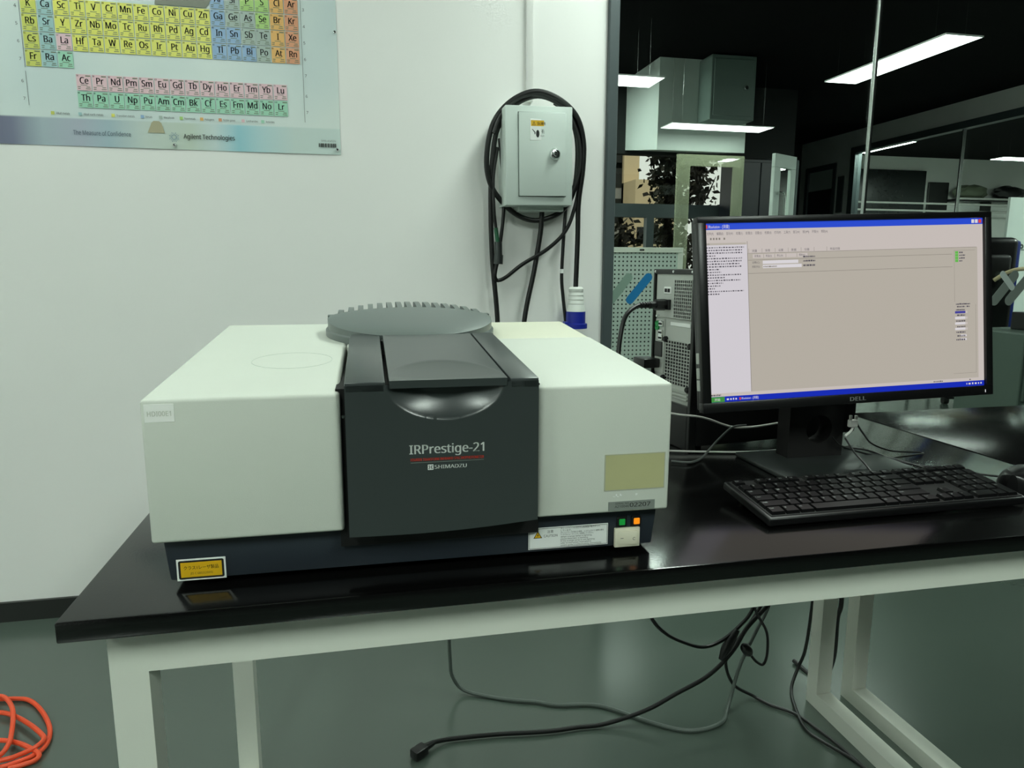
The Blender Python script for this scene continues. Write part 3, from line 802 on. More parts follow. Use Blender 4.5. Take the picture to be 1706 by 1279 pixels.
key(PXX+3*U, R0+2*U, U, 2*U, '+'); key(PXX+3*U, R0, U, 2*U, 'Ent', 0.003); key(PXX, R0, 2*U, U, '0'); key(PXX+2*U, R0, U, U, '.')

# ================================================================== MOUSE
ms = thing('computer_mouse', 'black computer mouse at the right end of the keyboard', 'mouse', (1.392, 0.178, 0.76), -1.1)
def mouse_mesh(y0, y1, zf):
    b = MB(); N, K = 26, 20; vs = []; fs = []
    for i in range(N+1):
        t = y0+(y1-y0)*i/N; w = 0.031*math.sqrt(max(0.02, 1-abs(t/0.058)**3.2))*(1-0.08*t/0.058)
        hgt = zf*(0.35+0.65*math.sqrt(max(0.0, 1-((t+0.01)/0.072)**2)))
        for k in range(K+1):
            a = math.pi*k/K; vs.append((w*math.cos(a), t, 0.002+hgt*math.sin(a)**0.7))
    for i in range(N):
        for k in range(K):
            a = i*(K+1)+k; fs.append((a, a+1, a+K+2, a+K+1))
    fs.append(tuple(range(K+1))); fs.append(tuple(N*(K+1)+k for k in range(K+1))[::-1])
    b.add(vs, fs, 0, True); return b
mouse_mesh(-0.057, 0.010, 0.036).build('body', M_BLACKPL, ms)
mouse_mesh(0.0112, 0.057, 0.035).build('buttons', M_BLACKPL, ms)
MB().cyl((-0.003, 0.032, 0.033), (0.003, 0.032, 0.033), 0.009, n=20).build('scroll_wheel', M_GREYINK, ms)

# ================================================================== COMPUTER TOWER
ax = Vector((0.947-0.926, 0.50-0.652, 0)).normalized()      # along the rear panel, towards the camera
TWd = 0.1535
nx_ = Vector((-ax.y, ax.x, 0))                              # into the case (towards +X)
pc = thing('computer_tower', 'black computer tower with its grey rear panel turned to the spectrometer', 'computer', (0.926, 0.652, 0.76))
TM = Matrix((ax, nx_, Vector((0, 0, 1)))).transposed().to_4x4()   # local x: across rear panel, y: into case, z up
if TM.to_3x3().determinant() < 0: print('tower mirrored')
H = 0.357; DP = 0.42
def u(f): return f*TWd
b = MB(TM); b.rbox(0, TWd, 0.012, DP, 0.008, H, 0.004, 2); b.build('case', M_BLACK, pc, 'black steel case')
b = MB(TM)
for (x0, x1, z0, z1) in ((0, u(.035), 0.0, H), (u(.935), TWd, 0.0, H), (u(.035), u(.935), H-0.010, H), (u(.035), u(.935), 0, 0.088)):
    b.rbox(x0, x1, -0.004, 0.013, z0, z1, 0.0012, 1)
b.build('rear_rim', M_BLACKPL, pc)
b = MB(TM); b.box(u(.035), u(.935), 0.004, 0.013, 0.088, H-0.010); b.build('rear_panel', M_STEELGREY, pc, 'galvanised rear panel')
zz = lambda py: 0.357-(py-449)/818.0
# power supply plate with grille, socket and switch
b = MB(TM); b.rbox(u(.05), u(.92), 0.000, 0.006, zz(530), zz(456), 0.001, 1); ps = b.build('power_supply', M_STEELGREY, pc)
def grille(x0, x1, z0, z1, nx, nz, parent, y):
    b = MB(TM); b.box(x0, x1, y+0.0005, y+0.001, z0, z1, 1)
    w = 0.0016
    for i in range(nx+1):
        x = x0+(x1-x0)*i/nx; b.box(x-w/2, x+w/2, y-0.001, y+0.0008, z0, z1, 0)
    for j in range(nz+1):
        z = z0+(z1-z0)*j/nz; b.box(x0, x1, y-0.0012, y+0.0008, z-w/2, z+w/2, 0)
    return b.build('fan_grille', [M_STEELGREY, M_BLACK], parent, 'perforated fan grille')
grille(u(.50), u(.90), zz(528), zz(466), 9, 11, ps, -0.0008)
b = MB(TM); b.rbox(u(.20), u(.42), -0.006, 0.002, zz(516), zz(499), 0.001, 1); b.build('power_socket', M_BLACKPL, ps)
b = MB(TM); b.rbox(u(.25), u(.42), -0.002, 0.002, zz(490), zz(478), 0.001, 1, 0); b.box(u(.28), u(.33), -0.003, 0.0, zz(487), zz(481), 1).box(u(.35), u(.40), -0.003, 0.0, zz(487), zz(481), 1)
b.build('voltage_switch', [M_PAPER, M_BLACK], ps)
# port cluster
b = MB(TM); b.rbox(u(.045), u(.27), 0.001, 0.006, zz(626), zz(533), 0.0008, 1); io = b.build('port_plate', M_STEELGREY, pc)
for z, c, nm in ((zz(541), (40, 150, 80), 'green'), (zz(548), (40, 150, 80), 'green2')):
    b = MB(TM); b.lathe([(0.0, -0.001), (0.003, -0.001), (0.0045, -0.003), (0.006, -0.003), (0.006, 0.002)], (u(.11), 0, z), (0, 1, 0), n=18); b.build('audio_jack', mat('jack_green', c, 0.4), io, 'green audio jack')
for z in (zz(541), zz(556), zz(565)):
    b = MB(TM); b.rbox(u(.155), u(.25), -0.003, 0.003, z-0.006, z+0.006, 0.001, 1, 0); b.box(u(.165), u(.24), -0.0035, 0.0, z-0.002, z+0.002, 1); b.build('usb_port', [M_CHROME, M_BLACK], io)
b = MB(TM); b.rbox(u(.05), u(.24), -0.001, 0.003, zz(598), zz(572), 0.001, 1); b.build('port_cover', M_BLACKPL, io)
b = MB(TM); b.rbox(u(-.10), u(.20), -0.038, 0.0, zz(617), zz(601), 0.002, 2); b.build('video_connector', M_BLACKPL, io, 'black video plug')
b = MB(TM); b.text('Service Tag 7', (u(.42), -0.0008+0.004, zz(541)), XA, ZA, 0.007, 0, 'L', 0.0, width=u(.40)) if False else b.rbox(u(.40), u(.86), 0.0025, 0.0045, zz(542), zz(536), 0.0004, 1); b.build('rating_label', M_PAPER, pc)
grille(u(.30), u(.88), zz(640), zz(567), 9, 13, pc, 0.003)
for cxn, czn in ((.31, 566), (.90, 571), (.29, 632), (.88, 642)):
    b = MB(TM); b.lathe([(0, -0.004), (0.0045, -0.004), (0.006, -0.001), (0.006, 0.004)], (u(cxn), 0.0, zz(czn)), (0, 1, 0), n=14); b.build('rubber_grommet', M_BLACK, pc)
for k in range(3):
    b = MB(TM); b.rbox(u(.40), u(.86), 0.0005, 0.005, zz(650+k*6), zz(646.5+k*6), 0.0006, 1); b.build('slot_cover', M_STEELGREY, pc)
for (sx, sz) in ((.06, 453), (.5, 453), (.93, 453), (.01, 510), (.13, 528)):
    b = MB(TM); b.lathe([(0, -0.006), (0.0025, -0.006), (0.003, 0.002)], (u(sx), 0, zz(sz)), (0, 1, 0), n=12); b.build('screw', M_CHROME, pc)
for fx in (0.15, 0.85):
    for fy in (0.03, 0.36):
        b = MB(TM); b.cyl((u(fx), fy, 0.0), (u(fx), fy, 0.01), 0.01, n=16); b.build('foot', M_BLACK, pc)

# power cable of the tower (with its plug)
pw = thing('power_cable', 'black power cable plugged into the computer tower', 'cable', (0.93, 0.60, 0.98))
PWM = Matrix.Translation((-0.93, -0.60, -0.98))
s0 = Vector((0.926, 0.652, 0.76)) + TM.to_3x3() @ Vector((u(.31), -0.004, zz(508)))
nn = -nx_
b = MB(PWM); b.tube([s0, s0+nn*0.022], 0.0115, 8, spline=False); b.tube([s0+nn*0.02, s0+nn*0.036], 0.0075, 10, spline=False)
b.build('plug', M_BLACKPL, pw)
b = MB(PWM)
for k in range(4): b.cyl(s0+nn*(0.037+k*0.006), s0+nn*(0.040+k*0.006), 0.0062, n=12)
b.build('strain_relief', M_BLACKPL, pw)
b = MB(PWM); b.tube([s0+nn*0.034, s0+nn*0.065+Vector((0, 0, -0.002)), s0+nn*0.098+Vector((0.003, -0.01, -0.022)), s0+nn*0.118+Vector((0.008, -0.02, -0.065)), s0+nn*0.128+Vector((0.01, -0.03, -0.12)), s0+nn*0.135+Vector((0.01, -0.03, -0.29))], 0.0047, 10)
b.build('cord', M_CABLE, pw)

# ================================================================== LOOSE CABLES ON THE BENCH
def cable(name, label, pts, r, m, group=None, n=8, cat='cable'):
    o = Vector(pts[0])
    b = MB(Matrix.Translation(-o)); b.tube(pts, r, n)
    ob = b.build(name, m); ob.location = o
    return tag(ob, label, cat, group)
cable('white_cable', 'upper thin white cable sagging in front of the black tower', [(0.80, 0.50, 0.87), (0.884, 0.46, 0.849), (0.95, 0.46, 0.838), (1.012, 0.46, 0.817), (1.06, 0.46, 0.815), (1.115, 0.455, 0.822)], 0.0021, M_WHITECABLE)
cable('white_cable', 'lower thin white cable lying behind the stand base', [(0.83, 0.53, 0.764), (0.909, 0.499, 0.764), (0.977, 0.482, 0.763), (1.034, 0.468, 0.763), (1.089, 0.464, 0.763), (1.14, 0.470, 0.763)], 0.0021, M_WHITECABLE)
cable('grey_cable', 'thin grey cable curving down between the two white ones', [(1.04, 0.455, 0.820), (1.01, 0.452, 0.818), (0.985, 0.450, 0.800), (0.962, 0.446, 0.780), (0.944, 0.442, 0.764), (0.907, 0.416, 0.764), (0.875, 0.43, 0.764)], 0.0022, M_GREYCABLE)
uc = thing('usb_cable', 'thin black cable with a white plug hanging beside the monitor stand', 'cable', (1.196, 0.36, 0.84))
UM = Matrix.Translation((-1.196, -0.36, -0.84))
b = MB(UM); b.rbox(1.188, 1.206, 0.352, 0.360, 0.832, 0.846, 0.0015, 1); b.box(1.190, 1.194, 0.354, 0.358, 0.846, 0.854).box(1.201, 1.205, 0.354, 0.358, 0.843, 0.853); b.tube([(1.200, 0.356, 0.834), (1.194, 0.356, 0.824), (1.182, 0.354, 0.816)], 0.0022, 8); b.build('plug', M_WHITECABLE, uc, 'white plug')
b = MB(UM); b.tube([(1.206, 0.357, 0.838), (1.232, 0.37, 0.815), (1.27, 0.39, 0.788), (1.32, 0.395, 0.770), (1.385, 0.396, 0.763), (1.378, 0.385, 0.763), (1.33, 0.376, 0.763), (1.293, 0.371, 0.7635), (1.25, 0.385, 0.7715), (1.195, 0.38, 0.79), (1.17, 0.375, 0.81)], 0.0017, 8); b.build('cord', M_CABLE, uc)
cable('thin_black_cable', 'thin black cable running from the stand down to the keyboard', [(1.183, 0.355, 0.812), (1.187, 0.335, 0.792), (1.190, 0.305, 0.775), (1.186, 0.275, 0.764), (1.183, 0.245, 0.764), (1.18, 0.228, 0.770)], 0.0018, M_CABLE)
cable('thin_black_cable', 'thin black cable trailing right of the stand towards the mouse', [(1.24, 0.43, 0.771), (1.272, 0.402, 0.7715), (1.294, 0.3416, 0.764), (1.3469, 0.279, 0.763), (1.385, 0.235, 0.764), (1.40, 0.215, 0.766)], 0.0018, M_CABLE)
cable('thin_black_cable', 'short black cable crossing beneath the mouse cable', [(1.285, 0.405, 0.7635), (1.300, 0.36, 0.7635), (1.308, 0.3187, 0.7628), (1.313, 0.282, 0.763)], 0.0018, M_CABLE)

# ================================================================== POSTER
PW = WY-0.0016
po = thing('periodic_table_poster', 'periodic table poster with coloured element cells pinned to the white wall', 'poster', (-0.22, PW, 1.466))
PM = Matrix.Translation((0.22, -PW, -1.466))
def poster_art():
    m = bpy.data.materials.new('poster_print'); m.use_nodes = True
    nt = m.node_tree; bs = nt.nodes['Principled BSDF']; bs.inputs['Roughness'].default_value = 0.32
    tc = nt.nodes.new('ShaderNodeTexCoord'); sp_ = nt.nodes.new('ShaderNodeSeparateXYZ'); nt.links.new(tc.outputs['Object'], sp_.inputs[0])
    nz = nt.nodes.new('ShaderNodeTexNoise'); nz.inputs['Scale'].default_value = 3.0; nz.inputs['Detail'].default_value = 1
    nt.links.new(tc.outputs['Object'], nz.inputs['Vector'])
    r1 = nt.nodes.new('ShaderNodeValToRGB')
    r1.color_ramp.elements[0].position = 0.35; r1.color_ramp.elements[0].color = lin((208, 222, 222))
    r1.color_ramp.elements[1].position = 0.65; r1.color_ramp.elements[1].color = lin((222, 232, 228))
    nt.links.new(nz.outputs['Fac'], r1.inputs[0])
    mr = nt.nodes.new('ShaderNodeMapRange'); mr.inputs[1].default_value = -0.49; mr.inputs[2].default_value = 0.49
    nt.links.new(sp_.outputs['X'], mr.inputs[0])
    r2 = nt.nodes.new('ShaderNodeValToRGB'); e = r2.color_ramp.elements
    cols = [(0.0, (104, 108, 132)), (0.06, (118, 122, 146)), (0.14, (170, 186, 194)), (0.24, (176, 184, 198)), (0.32, (168, 190, 200)), (0.42, (200, 212, 206)), (0.55, (196, 210, 196)), (0.62, (204, 220, 220)), (0.69, (150, 202, 214)), (0.76, (180, 212, 216)), (0.86, (200, 216, 212)), (1.0, (206, 222, 218))]
    e[0].position, e[0].color = cols[0][0], lin(cols[0][1]); e[1].position, e[1].color = cols[-1][0], lin(cols[-1][1])
    for p_, c_ in cols[1:-1]:
        q_ = e.new(p_); q_.color = lin(c_)
    nt.links.new(mr.outputs[0], r2.inputs[0])
    lt = nt.nodes.new('ShaderNodeMapRange'); lt.inputs[1].default_value = 0.076; lt.inputs[2].default_value = 0.081
    nt.links.new(sp_.outputs['Z'], lt.inputs[0])
    mx = nt.nodes.new('ShaderNodeMix'); mx.data_type = 'RGBA'
    nt.links.new(lt.outputs[0], mx.inputs[0]); nt.links.new(r2.outputs[0], mx.inputs[6]); nt.links.new(r1.outputs[0], mx.inputs[7])
    nt.links.new(mx.outputs[2], bs.inputs['Base Color'])
    return m
# slightly wavy sheet
b = MB(PM); vs = []; fs = []
nx, nz = 60, 30; x0, x1, z0, z1 = -0.712, 0.2697, 1.4666, 2.11
for j in range(nz+1):
    for i in range(nx+1):
        x = x0+(x1-x0)*i/nx; z = z0+(z1-z0)*j/nz
        edge = max(0, 1-j/4)
        vs.append((x, PW-0.0012*edge*(0.5+0.5*math.sin(x*14)), z))
for j in range(nz):
    for i in range(nx): a = j*(nx+1)+i; fs.append((a, a+1, a+nx+2, a+nx+1))
b.add(vs, fs, 0, True); 
b.build('sheet', poster_art(), po)
PY_ = PW-0.0016
EC = {'alk': (208, 212, 104), 'alke': (164, 200, 202), 'tm': (230, 228, 112), 'met': (148, 180, 214), 'semi': (174, 190, 182), 'non': (176, 214, 128), 'hal': (234, 182, 106), 'nob': (226, 160, 122), 'lan': (234, 198, 206), 'act': (164, 216, 190)}
EM = {k_: mat('print_'+k_, v_, 0.35, vary=0.02) for k_, v_ in EC.items()}
CW, RH = 0.04208, 0.0475
def cx_(c): return -0.5782+c*CW
zrow = {3: 1.8945, 4: 1.847, 5: 1.800, 6: 1.7527, 7: 1.7052, 8: 1.6453, 9: 1.5977, 2: 1.942, 1: 1.9895}
cells = []
cells += [('Na', 0, 3, 'alk', 11), ('Mg', 1, 3, 'alke', 12)]
for s_, n0, r in (('K Ca Sc Ti V Cr Mn Fe Co Ni Cu Zn Ga Ge As Se Br Kr', 19, 4), ('Rb Sr Y Zr Nb Mo Tc Ru Rh Pd Ag Cd In Sn Sb Te I Xe', 37, 5)):
    for i, e in enumerate(s_.split()):
        kind = 'alk' if i == 0 else 'alke' if i == 1 else 'tm' if i < 12 else None
        if kind is None: kind = {'Ga': 'met', 'Ge': 'semi', 'As': 'semi', 'Se': 'non', 'Br': 'hal', 'Kr': 'nob', 'In': 'met', 'Sn': 'met', 'Sb': 'semi', 'Te': 'semi', 'I': 'hal', 'Xe': 'nob'}[e]
        cells.append((e, i, r, kind, n0+i))
for i, e in enumerate('Cs Ba La Hf Ta W Re Os Ir Pt Au Hg Tl Pb Bi Po At Rn'.split()):
    kind = ['alk', 'alke', 'lan'][i] if i < 3 else 'tm' if i < 12 else ('met' if i < 15 else ['semi', 'hal', 'nob'][i-15])
    cells.append((e, i, 6, kind, 55+i if i < 3 else 69+i))
for i, e in enumerate(('Fr', 'Ra', 'Ac')): cells.append((e, i, 7, ['alk', 'alke', 'act'][i], 87+i))
for i, e in enumerate('Al Si P S Cl Ar'.split()): cells.append((e, 12+i, 3, ['met', 'semi', 'non', 'non', 'hal', 'nob'][i], 13+i))
for i, e in enumerate('Ce Pr Nd Pm Sm Eu Gd Tb Dy Ho Er Tm Yb Lu'.split()): cells.append((e, 3+i, 8, 'lan', 58+i))
for i, e in enumerate('Th Pa U Np Pu Am Cm Bk Cf Es Fm Md No Lr'.split()): cells.append((e, 3+i, 9, 'act', 90+i))
for e, c, r, kind, num in cells:
    b = MB(PM); x = cx_(c); z = zrow[r]
    b.box(x-0.0196, x+0.0196, PY_-0.0003, PY_, z-0.0222, z+0.0222, 0)
    yy = PY_-0.0006
    b.text(e, (x+0.001, yy, z-0.0035), XA, ZA, 0.0262, 1, 'C', 0.020, sx=0.82)
    b.text(str(num), (x-0.0186, yy, z+0.0158), XA, ZA, 0.0068, 1, 'L', 0.015, sx=0.8)
    b.quad((x, yy, z), XA, ZA, -0.009, 0.009, -0.0082, -0.0066, 2)
    b.quad((x, yy, z), XA, ZA, 0.005, 0.018, 0.0165, 0.0195, 2)
    for q in ((-0.017, -0.009, -0.0135, -0.0115), (-0.017, -0.010, -0.0185, -0.0165), (0.006, 0.016, -0.0135, -0.0115), (0.004, 0.017, -0.0185, -0.0165)):
        b.quad((x, yy, z), XA, ZA, *q, 2)
    b.build('element_cell', [EM[kind], M_INK, mat('olive_grey_print', (112, 122, 100), 0.5, vary=0)], po)
b = MB(PM)
yy = PY_-0.0005
b.text('The Measure of Confidence', (-0.4928, yy, 1.4985), XA, ZA, 0.0185, 0, 'L', 0.0, width=0.155)
SL_ = mat('slate_print', (78, 92, 108), 0.5, vary=0); b.build('slogan_lettering', SL_, po)
b = MB(PM); b.text('Agilent Technologies', (-0.1912, yy, 1.4985), XA, ZA, 0.0200, 0, 'L', 0.010, width=0.146); b.build('company_lettering', M_INK, po)
b = MB(PM)
for k in range(16):
    a = 2*math.pi*k/16; c, s_ = math.cos(a), math.sin(a)
    for r0, r1 in ((0.0052, 0.0085), (0.0100, 0.0150 if k % 2 else 0.0125)):
        b.add([(-0.2181+c*r0-s_*.0006, yy, 1.5015+s_*r0+c*.0006), (-0.2181+c*r1-s_*.0006, yy, 1.5015+s_*r1+c*.0006), (-0.2181+c*r1+s_*.0006, yy, 1.5015+s_*r1-c*.0006), (-0.2181+c*r0+s_*.0006, yy, 1.5015+s_*r0-c*.0006)], [(0, 1, 2, 3)], 0)
b.build('sunburst_emblem', mat('blue_print', (84, 128, 156), 0.5, vary=0), po)
# legend row, period rules, barcode, flask print
b = MB(PM)
leg = ['Alkali metals', 'Alkali earth metals', 'Transition metals', 'Metals', 'Metalloids', 'Nonmetals', 'Halogens', 'Noble gases', 'Lanthanides', 'Actinides']
lk = ['alk', 'alke', 'tm', 'met', 'semi', 'non', 'hal', 'nob', 'lan', 'act']; lmats = [M_GREYINK, mat('dark_print', (60, 66, 66), 0.5, vary=0)]+[EM[k_] for k_ in lk]
lx = [-0.5465, -0.4740, -0.3860, -0.3065, -0.2560, -0.1985, -0.1410, -0.0885, -0.0225, 0.0345]
for i, (t, x) in enumerate(zip(leg, lx)):
    b.quad((x, yy, 1.5525), XA, ZA, 0, 0.009, 0, 0.009, 2+i); b.text(t, (x+0.0135, yy, 1.5540), XA, ZA, 0.0085, 1, 'L', 0.0, sx=0.75)
b.build('colour_legend', lmats, po); b = MB(PM)
b.quad((-0.602, yy, 1.575), XA, ZA, 0, 0.0012, 0, 0.094, 0).quad((-0.602, yy, 1.679), XA, ZA, 0, 0.0012, 0, 0.40, 0)
for r, t in ((4, '4'), (5, '5'), (6, '6'), (7, '7'), (8, '6'), (9, '7')): b.text(t, (-0.6145, yy, zrow[r]-0.008), XA, ZA, 0.012, 1, 'L')
b.build('period_scale', [M_GREYINK, M_INK], po); b = MB(PM); b.quad((0.164, yy, 1.560), XA, ZA, 0, 0.0012, 0, 0.50, 0)
for r, t in ((3, '3'), (4, '4'), (5, '5'), (6, '6'), (7, '7'), (8, '6'), (9, '7')): b.text(t, (0.1700, yy, zrow[r]-0.012), XA, ZA, 0.012, 1, 'L')
b.build('period_scale', [M_GREYINK, M_INK], po); b = MB(PM)
rb = random.Random(3); x = 0.203
while x < 0.256:
    w = rb.choice((0.0012, 0.002, 0.0032)); b.quad((x, yy, 1.4880), XA, ZA, 0, w, 0, 0.012, 1); x += w+rb.choice((0.0012, 0.0022))
b.text('5990-4545EN', (0.255, yy, 1.5045), XA, ZA, 0.0085, 0, 'R', 0.0, width=0.044)
b.build('barcode', [M_GREYINK, M_INK], po)
b = MB(PM)
b.add([(-0.2905, yy, 1.512), (-0.243, yy, 1.512), (-0.2505, yy, 1.540), (-0.257, yy, 1.546), (-0.272, yy, 1.546), (-0.278, yy, 1.541)], [(0, 1, 2, 3, 4, 5)], 0)
b.add([(-0.245, yy, 1.872), (-0.105, yy, 1.872), (-0.085, yy, 1.90), (-0.085, yy, 1.95), (-0.235, yy, 1.95)], [(0, 1, 2, 3, 4)], 1)
b.build('poster_picture', [mat('beige_print', (176, 170, 140), 0.4, vary=0.08, scale=30), mat('brown_print', (128, 132, 118), 0.4, vary=0.1, scale=20)], po)
for i, (x, z, lb) in enumerate(((-0.2181, 1.4785, 'small chrome pin in the poster under the logo'), (0.2600, 1.4815, 'small chrome pin in the lower right corner of the poster'), (0.2640, 1.8290, 'small chrome pin on the right margin of the poster'))):
    o = MB().lathe([(0.0, 0.007), (0.003, 0.0068), (0.0052, 0.0045), (0.0058, 0.0015), (0.0050, 0.0)], (0, 0, 0), (0, -1, 0), n=20).build('push_pin', M_CHROME)
    o.location = (x, PW-0.0012, z); tag(o, lb, 'pin', 'chrome pins holding the poster')

# ================================================================== CONDUIT AND ELECTRICAL BOX
o = MB().rbox(-0.0118, 0.0118, -0.014, 0, 0, 1.70, 0.002, 2).build('cable_conduit', M_WALL); o.location = (0.8795, WY, 1.655)
tag(o, 'white plastic cable conduit running up the wall above the electrical box', 'conduit')
eb = thing('electrical_box', 'pale grey electrical box with a lock hung on the white wall', 'electrical box', (0.888, WY, 1.31), 0)
EBM = Matrix.Rotation(math.radians(-0.8), 4, 'Y')
b = MB(EBM); b.rbox(-0.110, 0.108, -0.130, -0.004, 0.004, 0.307, 0.003, 2); b.rbox(-0.06, 0.09, -0.09, -0.003, -0.012, 0.005, 0.001, 1); body = b.build('enclosure', M_BOXGREY, eb)
b = MB(EBM @ Matrix.Translation((-0.068, -0.131, 0)) @ Matrix.Rotation(math.radians(-2.0), 4, 'Z')); b.rbox(0, 0.152, -0.006, 0.004, 0.032, 0.286, 0.002, 2)
door = b.build('door', M_BOXGREY, eb)
b = MB(EBM); b.box(-0.070, 0.086, -0.1306, -0.129, 0.030, 0.288); b.build('door_gap', mat('gap_grey', (88, 96, 94), 0.7), eb)
b = MB(EBM); cz_ = 0.160
b.lathe([(0.0, 0.020), (0.007, 0.020), (0.0085, 0.0165), (0.0125, 0.016), (0.0165, 0.012), (0.0185, 0.005), (0.0185, 0.0)], (0.046, -0.140, cz_), (0, -1, 0), n=32)
b.build('lock', M_CHROME, door, 'chrome lock knob'); b = MB(EBM); b.box(0.0448, 0.0472, -0.1605, -0.159, cz_-0.005, cz_+0.005); b.build('keyhole', M_BLACK, door)
b = MB(EBM); y = -0.1395
b.rbox(-0.033, 0.059, y, y+0.003, 0.201, 0.266, 0.001, 1, 0)
y2 = y-0.0003
b.quad((0, y2, 0), XA, ZA, -0.030, 0.055, 0.2445, 0.2615, 2)
b.add([(-0.0255, y2-.0002, 0.2465), (-0.0155, y2-.0002, 0.2465), (-0.0205, y2-.0002, 0.2585)], [(0, 1, 2)], 1); b.add([(-0.0235, y2-.0003, 0.2475), (-0.0175, y2-.0003, 0.2475), (-0.0205, y2-.0003, 0.2555)], [(0, 1, 2)], 2)
b.text('当心触电 WARNING', (-0.010, y2-.0002, 0.2485), XA, ZA, 0.0105, 1, 'L', 0.01, width=0.062)
b.text('有电危险', (0.027, y2, 0.2230), XA, ZA, 0.0145, 1, 'C', 0.006, width=0.048)
b.text('ELECTRIC SHOCK', (0.026, y2, 0.2130), XA, ZA, 0.0070, 1, 'C', 0.0, width=0.050)
pts = [(-0.0085+0.0055*math.cos(2*math.pi*k/14), y2, 0.2215+0.0115*math.sin(2*math.pi*k/14)) for k in range(14)]; b.add(pts, [tuple(range(14))], 1)
b.add([(-0.0270, y2, 0.2345), (-0.0255, y2, 0.2355), (-0.0160, y2, 0.2260), (-0.0165, y2, 0.2200), (-0.0190, y2, 0.2195), (-0.0190, y2, 0.2250)], [(0, 1, 2, 3, 4, 5)], 1)
b.build('warning_label', [M_PAPER, M_INK, M_YEL], door, 'yellow and white electric shock warning label')

# cables hung round the box
def ring(cx, cz, rx, rz, y, a0, a1, n, tw=0.0):
    out = []
    for k in range(n+1):
        a = math.radians(a0+(a1-a0)*k/n); out.append((cx+rx*math.cos(a), y+tw*k/n, cz+rz*math.sin(a)))
    return out
coil = thing('coiled_cable', 'thick black cable looped over the electrical box ending in a blue and white plug', 'cable', (0.888, WY, 1.46))
CM = Matrix.Translation((-0.888, -WY, -1.46))
b = MB(CM)
path = [(1.0367, 1.58, 1.05), (1.0405, 1.58, 1.21), (1.0400, 1.575, 1.33), (1.0500, 1.565, 1.44), (1.0480, 1.560, 1.53), (1.020, 1.555, 1.605), (0.955, 1.552, 1.655), (0.880, 1.555, 1.672), (0.805, 1.56, 1.640), (0.750, 1.565, 1.575), (0.728, 1.57, 1.480), (0.735, 1.575, 1.400), (0.770, 1.58, 1.340), (0.833, 1.585, 1.288), (0.905, 1.585, 1.272), (0.985, 1.58, 1.305), (1.025, 1.575, 1.375), (1.040, 1.57, 1.47), (1.025, 1.567, 1.570), (0.975, 1.566, 1.635), (0.895, 1.568, 1.662), (0.815, 1.57, 1.628), (0.765, 1.575, 1.560), (0.748, 1.58, 1.46), (0.743, 1.585, 1.34), (0.748, 1.585, 1.147), (0.765, 1.585, 0.948), (0.77, 1.585, 0.72)]
b.tube(path, 0.0085, 10, sub=6); b.build('cord', M_CABLE, coil)
b = MB(CM)
b.lathe([(0.0, 0.0), (0.020, 0.0), (0.0255, -0.006), (0.0255, -0.014), (0.0235, -0.018), (0.0262, -0.028), (0.0250, -0.030), (0.0275, -0.042), (0.0262, -0.044), (0.0290, -0.056), (0.0278, -0.058), (0.0310, -0.070), (0.0330, -0.084)], (1.037, 1.575, 1.052), n=28)
plug = b.build('plug_grip', mat('white_nylon', (224, 228, 222), 0.45), coil, 'ribbed white plug grip')
b = MB(CM); b.lathe([(0.0335, 0.0), (0.0335, -0.040), (0.040, -0.042), (0.040, -0.058), (0.0, -0.058)], (1.037, 1.575, 0.969), n=28); b.rbox(0.995, 1.008, 1.56, 1.59, 0.915, 0.935, 0.002, 1)
b.build('plug_collar', mat('plug_blue', (24, 40, 150), 0.4), coil, 'blue plug collar')
cable('black_cable', 'black cable coiled at the top and right of the electrical box', ring(0.889, 1.475, 0.150, 0.190, 1.560, -55, 160, 16), 0.0075, M_CABLE, n=10)
cable('black_cable', 'second black loop hugging the right side of the electrical box', [(1.0, 1.60, 1.320), (1.028, 1.59, 1.38), (1.036, 1.585, 1.47), (1.030, 1.585, 1.55), (1.003, 1.585, 1.615), (0.955, 1.585, 1.648)], 0.0075, M_CABLE, n=10)
cable('black_cable', 'straight black cable dropping from the underside of the electrical box', [(0.9154, 1.58, 1.308), (0.9135, 1.58, 1.27), (0.9101, 1.58, 1.2268), (0.8905, 1.58, 1.108), (0.8583, 1.58, 0.947), (0.84, 1.58, 0.75)], 0.0085, M_CABLE, n=10)
dc = thing('black_cable', 'black cable slanting across below the box to a metal coupling', 'cable', (0.765, 1.58, 1.10))
DM = Matrix.Translation((-0.765, -1.58, -1.10))
b = MB(DM); b.tube([(1.045, 1.60, 1.45), (1.047, 1.59, 1.40), (1.0275, 1.575, 1.317), (0.9933, 1.565, 1.2377), (0.9314, 1.565, 1.1777), (0.8489, 1.575, 1.1278), (0.795, 1.58, 1.086), (0.767, 1.58, 1.0742), (0.755, 1.575, 1.085), (0.7585, 1.575, 1.115), (0.7650, 1.575, 1.140)], 0.0065, 10); b.build('cord', M_CABLE, dc)
b = MB(DM); b.tube([(0.764, 1.572, 1.20), (0.757, 1.572, 1.25), (0.752, 1.572, 1.30), (0.750, 1.575, 1.40), (0.765, 1.58, 1.50)], 0.0055, 10); b.build('upper_cord', M_CABLE, dc)
b = MB(DM); b.tube([(0.764, 1.571, 1.195), (0.7575, 1.571, 1.245)], 0.0068, 10, spline=False); b.build('sleeve', mat('green_sleeve', (26, 92, 60), 0.5), dc, 'green cable sleeve')
b = MB(DM); b.tube([(0.767, 1.572, 1.155), (0.766, 1.572, 1.200)], 0.0125, 14, spline=False); b.tube([(0.7655, 1.572, 1.128), (0.767, 1.572, 1.158)], 0.0155, 14, spline=False); b.build('coupling', mat('dark_steel', (84, 88, 88), 0.3, metal=0.8), dc, 'dark metal coupling')
